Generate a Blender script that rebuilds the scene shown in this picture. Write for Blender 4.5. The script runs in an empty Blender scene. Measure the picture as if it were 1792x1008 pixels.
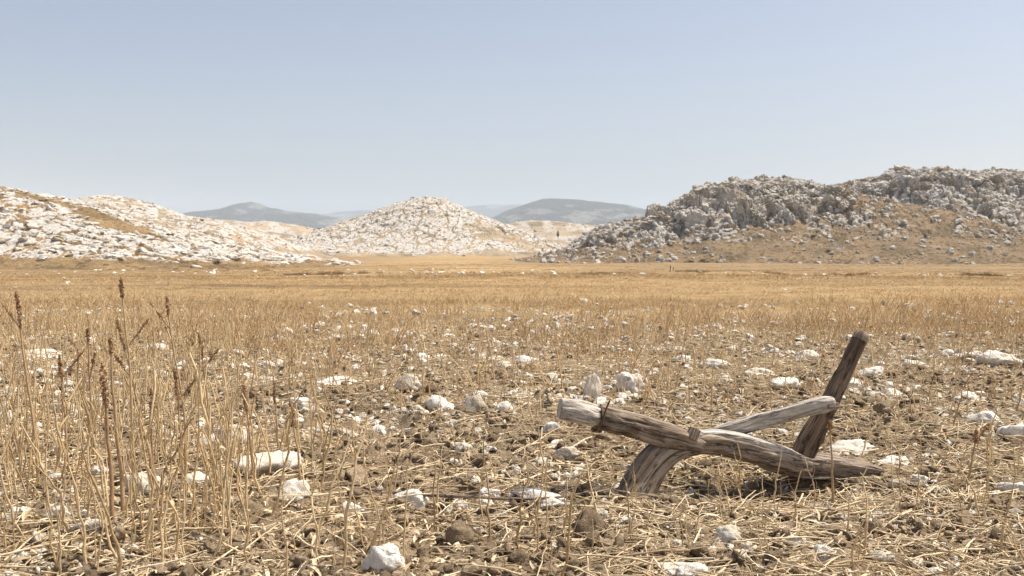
import bpy, bmesh, math, random
import numpy as np
from mathutils import Vector, Matrix, Euler

random.seed(7)
RNG = np.random.default_rng(11)
scene = bpy.context.scene
COL = scene.collection

# ------------------------------------------------------------------ camera
CAM_H = 1.0
F = 1742.0                       # focal length in photograph pixels (35 mm lens)
PITCH = math.atan((504 - 432) / F)
cam_d = bpy.data.cameras.new('camera')
cam_d.lens = 35.0; cam_d.sensor_width = 36.0
cam_d.clip_start = 0.05; cam_d.clip_end = 30000
cam_d.dof.use_dof = True; cam_d.dof.focus_distance = 4.6; cam_d.dof.aperture_fstop = 11.0
cam = bpy.data.objects.new('camera', cam_d); COL.objects.link(cam)
cam.location = (0, 0, CAM_H); cam.rotation_euler = (math.pi / 2 - PITCH, 0, 0)
scene.camera = cam

# ------------------------------------------------------------------ sky, sun, exposure
SUN_DIR = Vector((0.46, 0.10, 0.88)).normalized()
sun_el = math.asin(SUN_DIR.z); sun_az = math.atan2(SUN_DIR.x, SUN_DIR.y)
world = bpy.data.worlds.new('World'); scene.world = world; world.use_nodes = True
wn = world.node_tree.nodes; wl = world.node_tree.links; wn.clear()
sky = wn.new('ShaderNodeTexSky'); sky.sky_type = 'NISHITA'; sky.sun_disc = False
sky.sun_elevation = sun_el; sky.sun_rotation = sun_az
sky.altitude = 500; sky.air_density = 0.75; sky.dust_density = 6.0; sky.ozone_density = 0.3
bg = wn.new('ShaderNodeBackground'); bg.inputs['Strength'].default_value = 0.13
wo = wn.new('ShaderNodeOutputWorld')
wl.new(sky.outputs[0], bg.inputs[0]); wl.new(bg.outputs[0], wo.inputs[0])
sl = bpy.data.lights.new('sun', 'SUN'); sl.energy = 5.0; sl.angle = math.radians(0.53); sl.color = (1.0, 0.935, 0.83)
so = bpy.data.objects.new('sun', sl); COL.objects.link(so)
so.rotation_euler = (-SUN_DIR).to_track_quat('-Z', 'Y').to_euler(); so.location = (20, 10, 60)
scene.view_settings.view_transform = 'Standard'; scene.view_settings.look = 'None'
scene.view_settings.exposure = 0.32; scene.view_settings.gamma = 1.0; scene.view_settings.use_curve_mapping = False
scene.cycles.max_bounces = 6; scene.cycles.volume_bounces = 3
HAZE_DENSITY = 1.8e-4

# ------------------------------------------------------------------ numeric helpers
cp, sp = math.cos(PITCH), math.sin(PITCH)
def ray(px, py):
    a = (px - 896) / F; b = -(py - 504) / F
    return np.array([a, cp + b * sp, -sp + b * cp])
def P(px, py, D):
    d = ray(px, py); return Vector(d * (D / d[1])) + Vector((0, 0, CAM_H))
def on_ground(px, py, z=0.0):
    d = ray(px, py); t = (z - CAM_H) / d[2]; return d[0] * t, d[1] * t
def proj(x, y, z):
    zz = z - CAM_H
    dep = y * cp - zz * sp; up = y * sp + zz * cp
    dep = np.maximum(dep, 1e-3)
    return 896 + F * x / dep, 504 - F * up / dep

def _hash(ix, iy, iz, seed):
    h = (ix.astype(np.int64) * 374761393 + iy.astype(np.int64) * 668265263 + iz.astype(np.int64) * 2147483647 + seed * 974711) & 0xFFFFFFFF
    h = ((h ^ (h >> 13)) * 1274126177) & 0xFFFFFFFF
    h = ((h ^ (h >> 16)) * 2246822519) & 0xFFFFFFFF
    return ((h ^ (h >> 15)) & 0xFFFFFF) / float(0x1000000)
def vn3(x, y, z, seed=0):
    xi, yi, zi = np.floor(x), np.floor(y), np.floor(z)
    fx, fy, fz = x - xi, y - yi, z - zi
    fx = fx * fx * fx * (fx * (fx * 6 - 15) + 10); fy = fy * fy * fy * (fy * (fy * 6 - 15) + 10); fz = fz * fz * fz * (fz * (fz * 6 - 15) + 10)
    r = 0
    for dz in (0, 1):
        wz = fz if dz else 1 - fz
        for dy in (0, 1):
            wy = fy if dy else 1 - fy
            for dx in (0, 1):
                wx = fx if dx else 1 - fx
                r = r + wx * wy * wz * _hash(xi + dx, yi + dy, zi + dz, seed)
    return r * 2 - 1
def vn2(x, y, seed=0):
    xi, yi = np.floor(x), np.floor(y)
    fx, fy = x - xi, y - yi
    fx = fx * fx * fx * (fx * (fx * 6 - 15) + 10); fy = fy * fy * fy * (fy * (fy * 6 - 15) + 10)
    z0 = np.zeros_like(xi)
    return 2 * ((1 - fx) * (1 - fy) * _hash(xi, yi, z0, seed) + fx * (1 - fy) * _hash(xi + 1, yi, z0, seed)
                + (1 - fx) * fy * _hash(xi, yi + 1, z0, seed) + fx * fy * _hash(xi + 1, yi + 1, z0, seed)) - 1
def fbm2(x, y, o=4, seed=0, g=0.5):
    r = 0; a = 1.0
    for i in range(o):
        r = r + a * vn2(x * 2 ** i + 13.7 * i, y * 2 ** i - 7.3 * i, seed + i); a *= g
    return r
def fbm3(x, y, z, o=4, seed=0, g=0.5):
    r = 0; a = 1.0
    for i in range(o):
        r = r + a * vn3(x * 2 ** i + 3.1 * i, y * 2 ** i - 5.3 * i, z * 2 ** i + 1.7 * i, seed + i); a *= g
    return r
def ridged2(x, y, o=4, seed=0):
    r = 0; a = 1.0
    for i in range(o):
        r = r + a * (1 - 2 * np.abs(vn2(x * 2 ** i + 9.1 * i, y * 2 ** i + 4.7 * i, seed + i))); a *= 0.5
    return r
def worley(x, y, seed):
    xi, yi = np.floor(x), np.floor(y); best = np.full(x.shape, 9.0); hh = np.zeros(x.shape); z0 = np.zeros_like(xi)
    for dx in (-1, 0, 1):
        for dy in (-1, 0, 1):
            cx, cy = xi + dx, yi + dy
            jx = cx + _hash(cx, cy, z0, seed); jy = cy + _hash(cx, cy, z0, seed + 1)
            d = (x - jx) ** 2 + (y - jy) ** 2
            m = d < best
            best = np.where(m, d, best); hh = np.where(m, _hash(cx, cy, z0, seed + 2), hh)
    return np.sqrt(best), hh
def blocks(x, y, seed, tilt=0.5):
    """fractured rock: every cell a tilted block, a joint between blocks; about -1..1"""
    xi, yi = np.floor(x), np.floor(y); z0 = np.zeros_like(xi)
    d1 = np.full(x.shape, 9.0); d2 = np.full(x.shape, 9.0); off = np.zeros(x.shape)
    for dx in (-1, 0, 1):
        for dy in (-1, 0, 1):
            cx, cy = xi + dx, yi + dy
            ex = x - cx - _hash(cx, cy, z0, seed); ey = y - cy - _hash(cx, cy, z0, seed + 1)
            d = np.sqrt(ex * ex + ey * ey)
            o = _hash(cx, cy, z0, seed + 2) * 2 - 1 + tilt * (ex * (_hash(cx, cy, z0, seed + 3) * 4 - 2) + ey * (_hash(cx, cy, z0, seed + 4) * 4 - 2))
            m = d < d1
            d2 = np.where(m, d1, np.minimum(d2, d)); off = np.where(m, o, off); d1 = np.where(m, d, d1)
    j = 1 - sstep(0.01, 0.13, d2 - d1)
    return off - 0.9 * j, j
def sstep(a, b, x):
    t = np.clip((x - a) / (b - a), 0, 1); return t * t * (3 - 2 * t)

# smooth long profile of the plain: level where we stand, dipping into the valley
_gd = np.linspace(0, 1200, 4001)
_gz = np.interp(_gd, [0, 24, 50, 100, 130, 200, 300, 400, 700, 1200], [0, 0, -0.45, -1.5, -1.9, -2.2, -2.2, -1.9, -1.0, 0])
_k = np.hanning(81); _k /= _k.sum()
_gz = np.convolve(np.pad(_gz, 40, mode='edge'), _k, 'valid')
def gbase(x, y):
    d = np.hypot(x, y)
    z = np.interp(d, _gd, _gz)
    z = z + fbm2(x / 40, y / 40, 2, 50) * 0.16 * sstep(18, 60, d)
    bank = 48 + 0.06 * x + 2.0 * vn2(x / 9, x * 0, 61)
    z = z + 0.16 * np.exp(-((y - bank) / 0.9) ** 2) * sstep(-0.6, 0.2, vn2(x / 5, x * 0 + 3, 62)) * sstep(-16, -4, x)
    bank2 = 118 + 0.1 * x + 3.0 * vn2(x / 14, x * 0, 63)
    z = z + 0.14 * sstep(-1.2, 1.2, y - bank2) * (1 - sstep(4, 20, y - bank2)) * (1 - sstep(-10, 20, x))
    return z
def gz(x, y):
    x = np.asarray(x, float); y = np.asarray(y, float)
    d = np.hypot(x, y)
    z = gbase(x, y)
    a = 1 - sstep(12, 26, d)
    z = z + fbm2(x / 1.3, y / 1.3, 3, 5) * 0.035 * (1 - sstep(30, 60, d))
    n = d < 26
    if n.any():
        xs, ys, aa = x[n], y[n], a[n]
        wx = xs + 0.05 * vn2(xs / .09, ys / .09, 77); wy = ys + 0.05 * vn2(xs / .09 + 9, ys / .09, 78)
        patch = sstep(-0.7, 0.5, fbm2(xs / 0.8, ys / 0.8, 2, 21))
        d1, h1 = worley(wx / 0.17, wy / 0.17, 30)
        d2, h2 = worley(wx / 0.075, wy / 0.075, 40)
        dz = np.clip(1 - (d1 / 0.62) ** 2, 0, 1) * (0.014 + 0.050 * h1 ** 2) * patch
        dz = dz + np.clip(1 - (d2 / 0.62) ** 2, 0, 1) * (0.006 + 0.026 * h2 ** 2)
        dz = dz + fbm2(xs / 0.05, ys / 0.05, 3, 90) * 0.010
        hol = np.exp(-(((xs - 1.12) / .26) ** 2 + ((ys - 4.14) / .15) ** 2)) + .6 * np.exp(-(((xs - .72) / .14) ** 2 + ((ys - 4.16) / .12) ** 2))
        z = z.copy(); z[n] += dz * aa * (1 - .6 * np.clip(hol, 0, 1)) - 0.085 * hol
    return z

# ------------------------------------------------------------------ object helpers
def tag(o, label=None, cat=None, group=None, kind=None):
    if label: o['label'] = label
    if cat: o['category'] = cat
    if group: o['group'] = group
    if kind: o['kind'] = kind
    return o
def link(name, me, mat=None, parent=None):
    if mat is not None and not me.materials: me.materials.append(mat)
    o = bpy.data.objects.new(name, me); COL.objects.link(o)
    if parent is not None: o.parent = parent
    return o
def np_mesh(name, V, FQ, smooth=True, attrs=None):
    """V n x 3, FQ list of index arrays (all quads or all tris per array)"""
    me = bpy.data.meshes.new(name)
    V = np.asarray(V, np.float32)
    FQ = [np.asarray(f, np.int32) for f in FQ if len(f)]
    loops = np.concatenate([f.ravel() for f in FQ])
    sizes = np.concatenate([np.full(len(f), f.shape[1], np.int32) for f in FQ])
    starts = np.concatenate([[0], np.cumsum(sizes)[:-1]]).astype(np.int32)
    me.vertices.add(len(V)); me.vertices.foreach_set('co', V.ravel())
    me.loops.add(len(loops)); me.loops.foreach_set('vertex_index', loops)
    me.polygons.add(len(sizes)); me.polygons.foreach_set('loop_start', starts)
    me.polygons.foreach_set('use_smooth', np.full(len(sizes), smooth))
    for k, (t, a) in (attrs or {}).items():
        at = me.attributes.new(k, t, 'POINT')
        at.data.foreach_set('vector' if t == 'FLOAT_VECTOR' else 'value', np.asarray(a, np.float32).ravel())
    me.update(calc_edges=True); me.validate()
    return me
def grid_faces(nr, nc, wrap=False):
    i = np.arange(nr - 1)[:, None] * nc; 
    j = np.arange(nc if wrap else nc - 1)[None, :]; j2 = (j + 1) % nc
    return np.stack([i + j, i + j2, i + nc + j2, i + nc + j], -1).reshape(-1, 4)
class Buf:
    def __init__(s): s.V = []; s.T = []; s.n = 0; s.A = []
    def add(s, V, T, a=0.0):
        V = np.asarray(V, float); s.V.append(V); s.T.append(np.asarray(T) + s.n); s.n += len(V); s.A.append(np.full(len(V), a))
    def mesh(s, name, smooth=True):
        q = [t for t in s.T if t.shape[1] == 4]; t3 = [t for t in s.T if t.shape[1] == 3]
        return np_mesh(name, np.concatenate(s.V), ([np.concatenate(q)] if q else []) + ([np.concatenate(t3)] if t3 else []), smooth,
                       {'tone': ('FLOAT', np.concatenate(s.A))})
def tube(pts, rad, sides=5):
    pts = np.asarray(pts, float); rad = np.broadcast_to(np.asarray(rad, float), (len(pts),))
    tg = np.gradient(pts, axis=0); tg /= np.linalg.norm(tg, axis=1)[:, None] + 1e-12
    ref = np.array([0.31, 0.95, 0.05]) if abs(tg[0] @ np.array([0, 0, 1])) > 0.6 else np.array([0, 0, 1.0])
    u = np.cross(tg, ref); u /= np.linalg.norm(u, axis=1)[:, None] + 1e-12
    v = np.cross(tg, u)
    th = np.linspace(0, 2 * np.pi, sides, endpoint=False)
    V = pts[:, None] + rad[:, None, None] * (np.cos(th)[None, :, None] * u[:, None] + np.sin(th)[None, :, None] * v[:, None])
    return V.reshape(-1, 3), grid_faces(len(pts), sides, True)

# ------------------------------------------------------------------ materials
def new_mat(name, rough=0.9, spec=0.2):
    m = bpy.data.materials.new(name); m.use_nodes = True
    nt = m.node_tree; b = nt.nodes['Principled BSDF']
    b.inputs['Roughness'].default_value = rough; b.inputs['Specular IOR Level'].default_value = spec
    return m, nt, b
def N(nt, t, **kw):
    n = nt.nodes.new(t)
    for k, v in kw.items():
        if k in n.inputs: n.inputs[k].default_value = v
        else: setattr(n, k, v)
    return n
def noise(nt, vec, scale, detail=5, rough=0.55, dist=0.0):
    n = N(nt, 'ShaderNodeTexNoise', Scale=scale, Detail=detail, Roughness=rough, Distortion=dist)
    if vec is not None: nt.links.new(vec, n.inputs['Vector'])
    return n.outputs['Fac']
def ramp(nt, fac, stops):
    r = nt.nodes.new('ShaderNodeValToRGB'); e = r.color_ramp.elements
    while len(e) < len(stops): e.new(0.5)
    for el, (p, c) in zip(e, stops):
        el.position = p; el.color = (*c, 1) if len(c) == 3 else c
    nt.links.new(fac, r.inputs[0]); return r.outputs[0]
def mixc(nt, fac, a, b, mode='MIX'):
    m = nt.nodes.new('ShaderNodeMix'); m.data_type = 'RGBA'; m.blend_type = mode
    for s, v in ((0, fac), (6, a), (7, b)):
        if isinstance(v, (int, float)): m.inputs[s].default_value = v
        elif isinstance(v, tuple): m.inputs[s].default_value = (*v, 1)
        else: nt.links.new(v, m.inputs[s])
    return m.outputs[2]
def math_(nt, op, a, b=None, clamp=False):
    m = nt.nodes.new('ShaderNodeMath'); m.operation = op; m.use_clamp = clamp
    for s, v in ((0, a), (1, b)):
        if v is None: continue
        if isinstance(v, (int, float)): m.inputs[s].default_value = v
        else: nt.links.new(v, m.inputs[s])
    return m.outputs[0]
def bump(nt, b, h, strength, dist):
    n = N(nt, 'ShaderNodeBump', Strength=strength, Distance=dist)
    nt.links.new(h, n.inputs['Height']); nt.links.new(n.outputs[0], b.inputs['Normal'])
def objvec(nt, rnd=True):
    tc = nt.nodes.new('ShaderNodeTexCoord'); oi = nt.nodes.new('ShaderNodeObjectInfo')
    v = N(nt, 'ShaderNodeVectorMath', operation='ADD')
    s = math_(nt, 'MULTIPLY', oi.outputs['Random'], 57.0)
    nt.links.new(tc.outputs['Object'], v.inputs[0]); nt.links.new(s, v.inputs[1])
    return v.outputs[0], oi.outputs['Random']
def attr(nt, name):
    a = nt.nodes.new('ShaderNodeAttribute'); a.attribute_name = name; return a
def mat_stone(name, pale, mid, dark, tan, sc=3.0, bstr=0.5, bdist=0.06):
    m, nt, b = new_mat(name, 0.92, 0.15)
    v, rnd = objvec(nt)
    c = ramp(nt, noise(nt, v, sc, 8, 0.65), [(0.30, dark), (0.44, mid), (0.60, pale), (0.8, pale)])
    c = mixc(nt, math_(nt, 'MULTIPLY', ramp(nt, noise(nt, v, sc * 0.6, 4, .6), [(0.48, (0, 0, 0)), (0.7, (1, 1, 1))]), 0.75), c, tan)
    sp_ = ramp(nt, noise(nt, v, sc * 9, 3, .5), [(0.30, (0.55, 0.52, 0.48)), (0.40, (1, 1, 1))])
    c = mixc(nt, 0.55, c, sp_, 'MULTIPLY')
    tint = ramp(nt, rnd, [(0.0, (0.74, 0.70, 0.63)), (0.25, (0.95, 0.94, 0.92)), (0.55, (1, 1, 1)), (0.8, (0.96, 0.92, 0.85)), (1.0, (0.58, 0.53, 0.46))])
    c = mixc(nt, 1.0, c, tint, 'MULTIPLY')
    nt.links.new(c, b.inputs['Base Color'])
    h = math_(nt, 'ADD', noise(nt, v, sc * 3, 8, 0.7), math_(nt, 'MULTIPLY', noise(nt, v, sc * 14, 4, 0.6), 0.35))
    bump(nt, b, h, bstr, bdist)
    return m
M_STONE = mat_stone('pale_limestone', (0.84, 0.81, 0.75), (0.76, 0.72, 0.65), (0.46, 0.42, 0.36), (0.62, 0.53, 0.40))
M_BOULDER = mat_stone('weathered_white_limestone', (0.62, 0.59, 0.54), (0.55, 0.52, 0.47), (0.37, 0.34, 0.295), (0.54, 0.465, 0.37), 1.6, 0.5, 0.10)
M_CRAG = mat_stone('grey_limestone_crag', (0.54, 0.515, 0.475), (0.43, 0.41, 0.375), (0.22, 0.20, 0.175), (0.36, 0.27, 0.17), 1.8, 0.7, 0.14)
def mat_soil_lump():
    m, nt, b = new_mat('dry_soil_clod', 0.95, 0.1)
    v, rnd = objvec(nt)
    c = ramp(nt, noise(nt, v, 4, 6, .6), [(0.3, (0.22, 0.165, 0.108)), (0.55, (0.37, 0.288, 0.195)), (0.75, (0.48, 0.385, 0.27))])
    c = mixc(nt, 1.0, c, ramp(nt, rnd, [(0, (0.70, 0.67, 0.65)), (0.5, (1.05, 1.03, 1.0)), (1, (1.65, 1.63, 1.6))]), 'MULTIPLY')
    nt.links.new(c, b.inputs['Base Color'])
    bump(nt, b, noise(nt, v, 14, 8, 0.7), 0.7, 0.08)
    return m
M_CLOD = mat_soil_lump()
def mat_straw(name, stops, trans=0.15):
    m, nt, b = new_mat(name, 0.62, 0.3)
    oi = nt.nodes.new('ShaderNodeObjectInfo'); a = attr(nt, 'tone')
    r = math_(nt, 'FRACT', math_(nt, 'ADD', oi.outputs['Random'], a.outputs['Fac']))
    c = ramp(nt, r, stops)
    tc = nt.nodes.new('ShaderNodeTexCoord')
    c = mixc(nt, 1.0, c, ramp(nt, noise(nt, tc.outputs['Object'], 38, 3, .6), [(0.3, (0.72, 0.66, 0.58)), (0.6, (1.08, 1.06, 1.02))]), 'MULTIPLY')
    nt.links.new(c, b.inputs['Base Color'])
    t = nt.nodes.new('ShaderNodeBsdfTranslucent'); nt.links.new(c, t.inputs[0])
    mx = N(nt, 'ShaderNodeMixShader'); mx.inputs[0].default_value = trans
    nt.links.new(b.outputs[0], mx.inputs[1]); nt.links.new(t.outputs[0], mx.inputs[2])
    nt.links.new(mx.outputs[0], nt.nodes['Material Output'].inputs[0])
    return m
M_STRAW = mat_straw('dry_straw', [(0.0, (0.68, 0.52, 0.30)), (0.3, (0.80, 0.65, 0.41)), (0.55, (0.62, 0.45, 0.24)), (0.75, (0.74, 0.61, 0.41)), (0.9, (0.44, 0.31, 0.17)), (1.0, (0.74, 0.57, 0.32))], 0.2)
M_LITTER = mat_straw('bleached_straw_litter', [(0.0, (0.68, 0.56, 0.37)), (0.2, (0.80, 0.71, 0.54)), (0.4, (0.58, 0.45, 0.27)), (0.6, (0.40, 0.30, 0.19)), (0.8, (0.76, 0.64, 0.43)), (1.0, (0.30, 0.215, 0.13))], 0.1)
M_STUBBLE = mat_straw('golden_stubble', [(0.0, (0.73, 0.56, 0.34)), (0.3, (0.83, 0.68, 0.45)), (0.55, (0.64, 0.46, 0.25)), (0.8, (0.78, 0.63, 0.42)), (1.0, (0.62, 0.47, 0.28))], 0.4)
M_FARSTUB = mat_straw('dull_field_stubble', [(0.0, (0.56, 0.41, 0.22)), (0.3, (0.66, 0.50, 0.29)), (0.55, (0.48, 0.33, 0.165)), (0.8, (0.62, 0.47, 0.28)), (1.0, (0.50, 0.36, 0.19))], 0.3)
M_DOCK = mat_straw('rusty_seed_head', [(0.0, (0.40, 0.26, 0.15)), (0.4, (0.54, 0.37, 0.22)), (0.7, (0.30, 0.18, 0.10)), (1.0, (0.46, 0.30, 0.17))], 0.3)
M_DOCKSTEM = mat_straw('brown_dock_stem', [(0.0, (0.42, 0.29, 0.17)), (0.5, (0.52, 0.38, 0.22)), (1.0, (0.34, 0.21, 0.12))], 0.0)
M_SHRUB = mat_straw('dark_scrub_leaves', [(0.0, (0.10, 0.095, 0.05)), (0.4, (0.14, 0.13, 0.07)), (0.7, (0.17, 0.13, 0.075)), (1.0, (0.09, 0.085, 0.045))], 0.2)
M_WEED = mat_straw('brown_field_weeds', [(0.0, (0.34, 0.24, 0.13)), (0.4, (0.46, 0.33, 0.18)), (0.7, (0.24, 0.18, 0.10)), (1.0, (0.48, 0.34, 0.17))], 0.3)

def mat_ground():
    m, nt, b = new_mat('stony_soil_and_dry_field', 0.96, 0.08)
    g = nt.nodes.new('ShaderNodeNewGeometry'); p = g.outputs['Position']
    cov = attr(nt, 'cover').outputs['Fac']
    soil = ramp(nt, noise(nt, p, 7, 8, .65), [(0.30, (0.14, 0.102, 0.064)), (0.5, (0.25, 0.188, 0.12)), (0.68, (0.36, 0.28, 0.19))])
    crumbs = ramp(nt, noise(nt, p, 90, 4, .6), [(0.35, (0.62, 0.58, 0.54)), (0.55, (1, 1, 1)), (0.72, (1.25, 1.22, 1.18))])
    soil = mixc(nt, 0.8, soil, crumbs, 'MULTIPLY')
    chaff = ramp(nt, noise(nt, p, 34, 6, .75, 1.5), [(0.56, (0, 0, 0)), (0.66, (1, 1, 1))])
    soil = mixc(nt, math_(nt, 'MULTIPLY', chaff, 0.55), soil, (0.50, 0.40, 0.25))
    mp = N(nt, 'ShaderNodeMapping'); mp.inputs['Scale'].default_value = (0.05, 0.32, 0.3); nt.links.new(p, mp.inputs['Vector'])
    mp2 = N(nt, 'ShaderNodeMapping'); mp2.inputs['Scale'].default_value = (1.2, 2.6, 1); nt.links.new(p, mp2.inputs['Vector'])
    f1 = ramp(nt, noise(nt, mp.outputs[0], 1.0, 7, .62), [(0.32, (0.18, 0.123, 0.066)), (0.44, (0.31, 0.21, 0.102)), (0.55, (0.42, 0.29, 0.145)), (0.70, (0.31, 0.225, 0.13))])
    f2 = ramp(nt, noise(nt, mp2.outputs[0], 1.5, 8, .72), [(0.32, (0.48, 0.46, 0.43)), (0.50, (1, 1, 1)), (0.70, (1.25, 1.25, 1.22))])
    f1 = mixc(nt, attr(nt, 'fallow').outputs['Fac'], f1, ramp(nt, noise(nt, mp.outputs[0], 2.0, 6, .65), [(0.35, (0.19, 0.135, 0.075)), (0.65, (0.36, 0.255, 0.14))]))
    fld = mixc(nt, 0.9, f1, f2, 'MULTIPLY')
    c = mixc(nt, cov, soil, fld)
    nt.links.new(c, b.inputs['Base Color'])
    h = math_(nt, 'ADD', noise(nt, p, 60, 6, .7), math_(nt, 'MULTIPLY', noise(nt, mp2.outputs[0], 2.0, 8, .75), math_(nt, 'MULTIPLY', cov, 8.0)))
    bump(nt, b, h, 0.8, 0.02)
    return m
M_GROUND = mat_ground()
def mat_hill(name, rock, rock2, crack, grass, grass2, sc):
    m, nt, b = new_mat(name, 0.95, 0.1)
    g = nt.nodes.new('ShaderNodeNewGeometry'); p = g.outputs['Position']
    rk = attr(nt, 'rock').outputs['Fac']
    n = noise(nt, p, sc, 8, .68)
    msk = math_(nt, 'ADD', rk, math_(nt, 'MULTIPLY', math_(nt, 'SUBTRACT', n, 0.5), 1.5))
    msk = ramp(nt, msk, [(0.42, (0, 0, 0)), (0.58, (1, 1, 1))])
    rc = ramp(nt, noise(nt, p, sc * 3, 7, .66), [(0.33, crack), (0.44, rock2), (0.60, rock)])
    gc = ramp(nt, noise(nt, p, sc * 2.5, 8, .78), [(0.36, grass2), (0.60, grass)])
    gc = mixc(nt, 0.9, gc, ramp(nt, noise(nt, p, sc * .22, 6, .7), [(0.36, (0.55, 0.56, 0.50)), (0.50, (1, 1, 1)), (0.66, (1.3, 1.22, 1.1))]), 'MULTIPLY')
    nt.links.new(mixc(nt, msk, gc, rc), b.inputs['Base Color'])
    bump(nt, b, noise(nt, p, sc * 4, 8, .7), 0.8, 0.5 / sc)
    return m
GR1, GR2 = (0.46, 0.32, 0.17), (0.27, 0.19, 0.10)
M_HILL_W = mat_hill('white_karst_hillside', (0.63, 0.60, 0.55), (0.56, 0.525, 0.475), (0.34, 0.29, 0.23), (0.40, 0.27, 0.14), (0.19, 0.14, 0.075), 0.55)
M_HILL_C = mat_hill('beige_karst_hillside', (0.60, 0.57, 0.52), (0.53, 0.495, 0.445), (0.36, 0.315, 0.255), (0.44, 0.345, 0.235), (0.30, 0.235, 0.16), 0.5)
M_HILL_G = mat_hill('grey_karst_hillside', (0.52, 0.49, 0.445), (0.42, 0.39, 0.35), (0.22, 0.19, 0.155), (0.30, 0.22, 0.135), (0.16, 0.118, 0.074), 0.6)
M_HILL_M = mat_hill('pale_distant_ridge', (0.56, 0.52, 0.46), (0.50, 0.45, 0.385), (0.36, 0.31, 0.25), (0.46, 0.36, 0.25), (0.35, 0.27, 0.18), 0.22)
M_FAR = mat_hill('scrub_covered_mountain', (0.24, 0.22, 0.20), (0.15, 0.14, 0.13), (0.05, 0.052, 0.05), (0.045, 0.05, 0.045), (0.016, 0.022, 0.02), 0.016)
def mat_wood(name, pale, mid, dark, wear, split=0.75):
    m, nt, b = new_mat(name, 0.85, 0.2)
    a = attr(nt, 'grain').outputs['Vector']
    mp = N(nt, 'ShaderNodeMapping'); mp.inputs['Scale'].default_value = (70, 70, 3.0); nt.links.new(a, mp.inputs['Vector'])
    mp2 = N(nt, 'ShaderNodeMapping'); mp2.inputs['Scale'].default_value = (22, 22, 2.0); nt.links.new(a, mp2.inputs['Vector'])
    g1 = noise(nt, mp.outputs[0], 1.0, 6, .65)
    g2 = noise(nt, mp2.outputs[0], 1.0, 5, .6, .4)
    c = ramp(nt, g2, [(0.32, dark), (0.5, mid), (0.70, pale)])
    c = mixc(nt, 0.85, c, ramp(nt, g1, [(0.32, (0.40, 0.36, 0.33)), (0.48, (0.92, 0.9, 0.88)), (0.7, (1.15, 1.13, 1.1))]), 'MULTIPLY')
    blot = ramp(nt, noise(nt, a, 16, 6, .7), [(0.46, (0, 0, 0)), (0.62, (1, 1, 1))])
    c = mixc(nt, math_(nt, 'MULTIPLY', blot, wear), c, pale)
    pit = ramp(nt, noise(nt, a, 130, 3, .6), [(0.28, (0.35, 0.3, 0.26)), (0.36, (1, 1, 1))])
    c = mixc(nt, 0.7, c, pit, 'MULTIPLY')
    nt.links.new(c, b.inputs['Base Color'])
    crack = ramp(nt, noise(nt, mp2.outputs[0], 2.2, 3, .5, .6), [(0.42, (1, 1, 1)), (0.47, (0, 0, 0)), (0.50, (1, 1, 1))])
    nt.links.new(mixc(nt, split, c, crack, 'MULTIPLY'), b.inputs['Base Color'])
    h = math_(nt, 'ADD', g1, math_(nt, 'MULTIPLY', crack, 0.5))
    bump(nt, b, h, 1.0, 0.007)
    return m
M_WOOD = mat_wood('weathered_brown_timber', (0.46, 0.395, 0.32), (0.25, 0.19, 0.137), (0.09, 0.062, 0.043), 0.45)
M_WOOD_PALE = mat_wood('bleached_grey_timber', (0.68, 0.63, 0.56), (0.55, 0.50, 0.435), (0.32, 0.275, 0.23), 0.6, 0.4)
M_WOOD_DARK = mat_wood('dark_brown_timber', (0.30, 0.225, 0.165), (0.20, 0.145, 0.10), (0.10, 0.068, 0.048), 0.25)
M_WOOD_SOLE = mat_wood('grey_brown_timber', (0.36, 0.30, 0.245), (0.25, 0.195, 0.15), (0.12, 0.088, 0.066), 0.35)

# ------------------------------------------------------------------ ground sheet
def build_ground():
    r = np.concatenate([np.geomspace(0.25, 2.2, 14)[:-1], np.geomspace(2.2, 26, 360)[:-1], np.geomspace(26, 150, 120)[:-1], np.geomspace(150, 9000, 60)])
    fr = math.radians(41)
    a = np.concatenate([np.linspace(-fr, fr, 580), np.linspace(fr, 2 * np.pi - fr, 62)[1:-1]])
    R, A = np.meshgrid(r, a, indexing='ij')
    X, Y = R * np.sin(A), R * np.cos(A)
    Z = gz(X.ravel(), Y.ravel())
    V = np.stack([X.ravel(), Y.ravel(), Z], 1)
    d = R.ravel()
    wob = 1.6 * vn2(X.ravel() / 3, Y.ravel() / 3, 71)
    cover = sstep(9.5, 17, d + wob)
    xx, yy = X.ravel(), Y.ravel()
    fallow = sstep(85, 150, d + 14 * vn2(xx / 22, yy / 22, 72)) * sstep(-8, 30, xx) + .8 * sstep(100, 116, d + 5 * vn2(xx / 15, yy / 15, 73)) * (1 - sstep(-40, -22, xx)) + .6 * sstep(.1, .6, fbm2(xx / 16, yy / 6, 3, 74)) * sstep(14, 30, d)
    fallow = np.clip(fallow * (1 - sstep(600, 900, d)), 0, 1)
    nr, nc = R.shape
    V = np.vstack([V, [[0, 0, 0]]]); cover = np.append(cover, 0); fallow = np.append(fallow, 0)
    q = grid_faces(nr, nc, True)[:, ::-1]
    j = np.arange(nc); t = np.stack([np.full(nc, nr * nc), (j + 1) % nc, j], 1)
    me = np_mesh('ground', V, [q, t], True, {'cover': ('FLOAT', cover), 'fallow': ('FLOAT', fallow)})
    o = link('ground', me, M_GROUND); tag(o, kind='structure')
    return o
build_ground()

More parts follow.
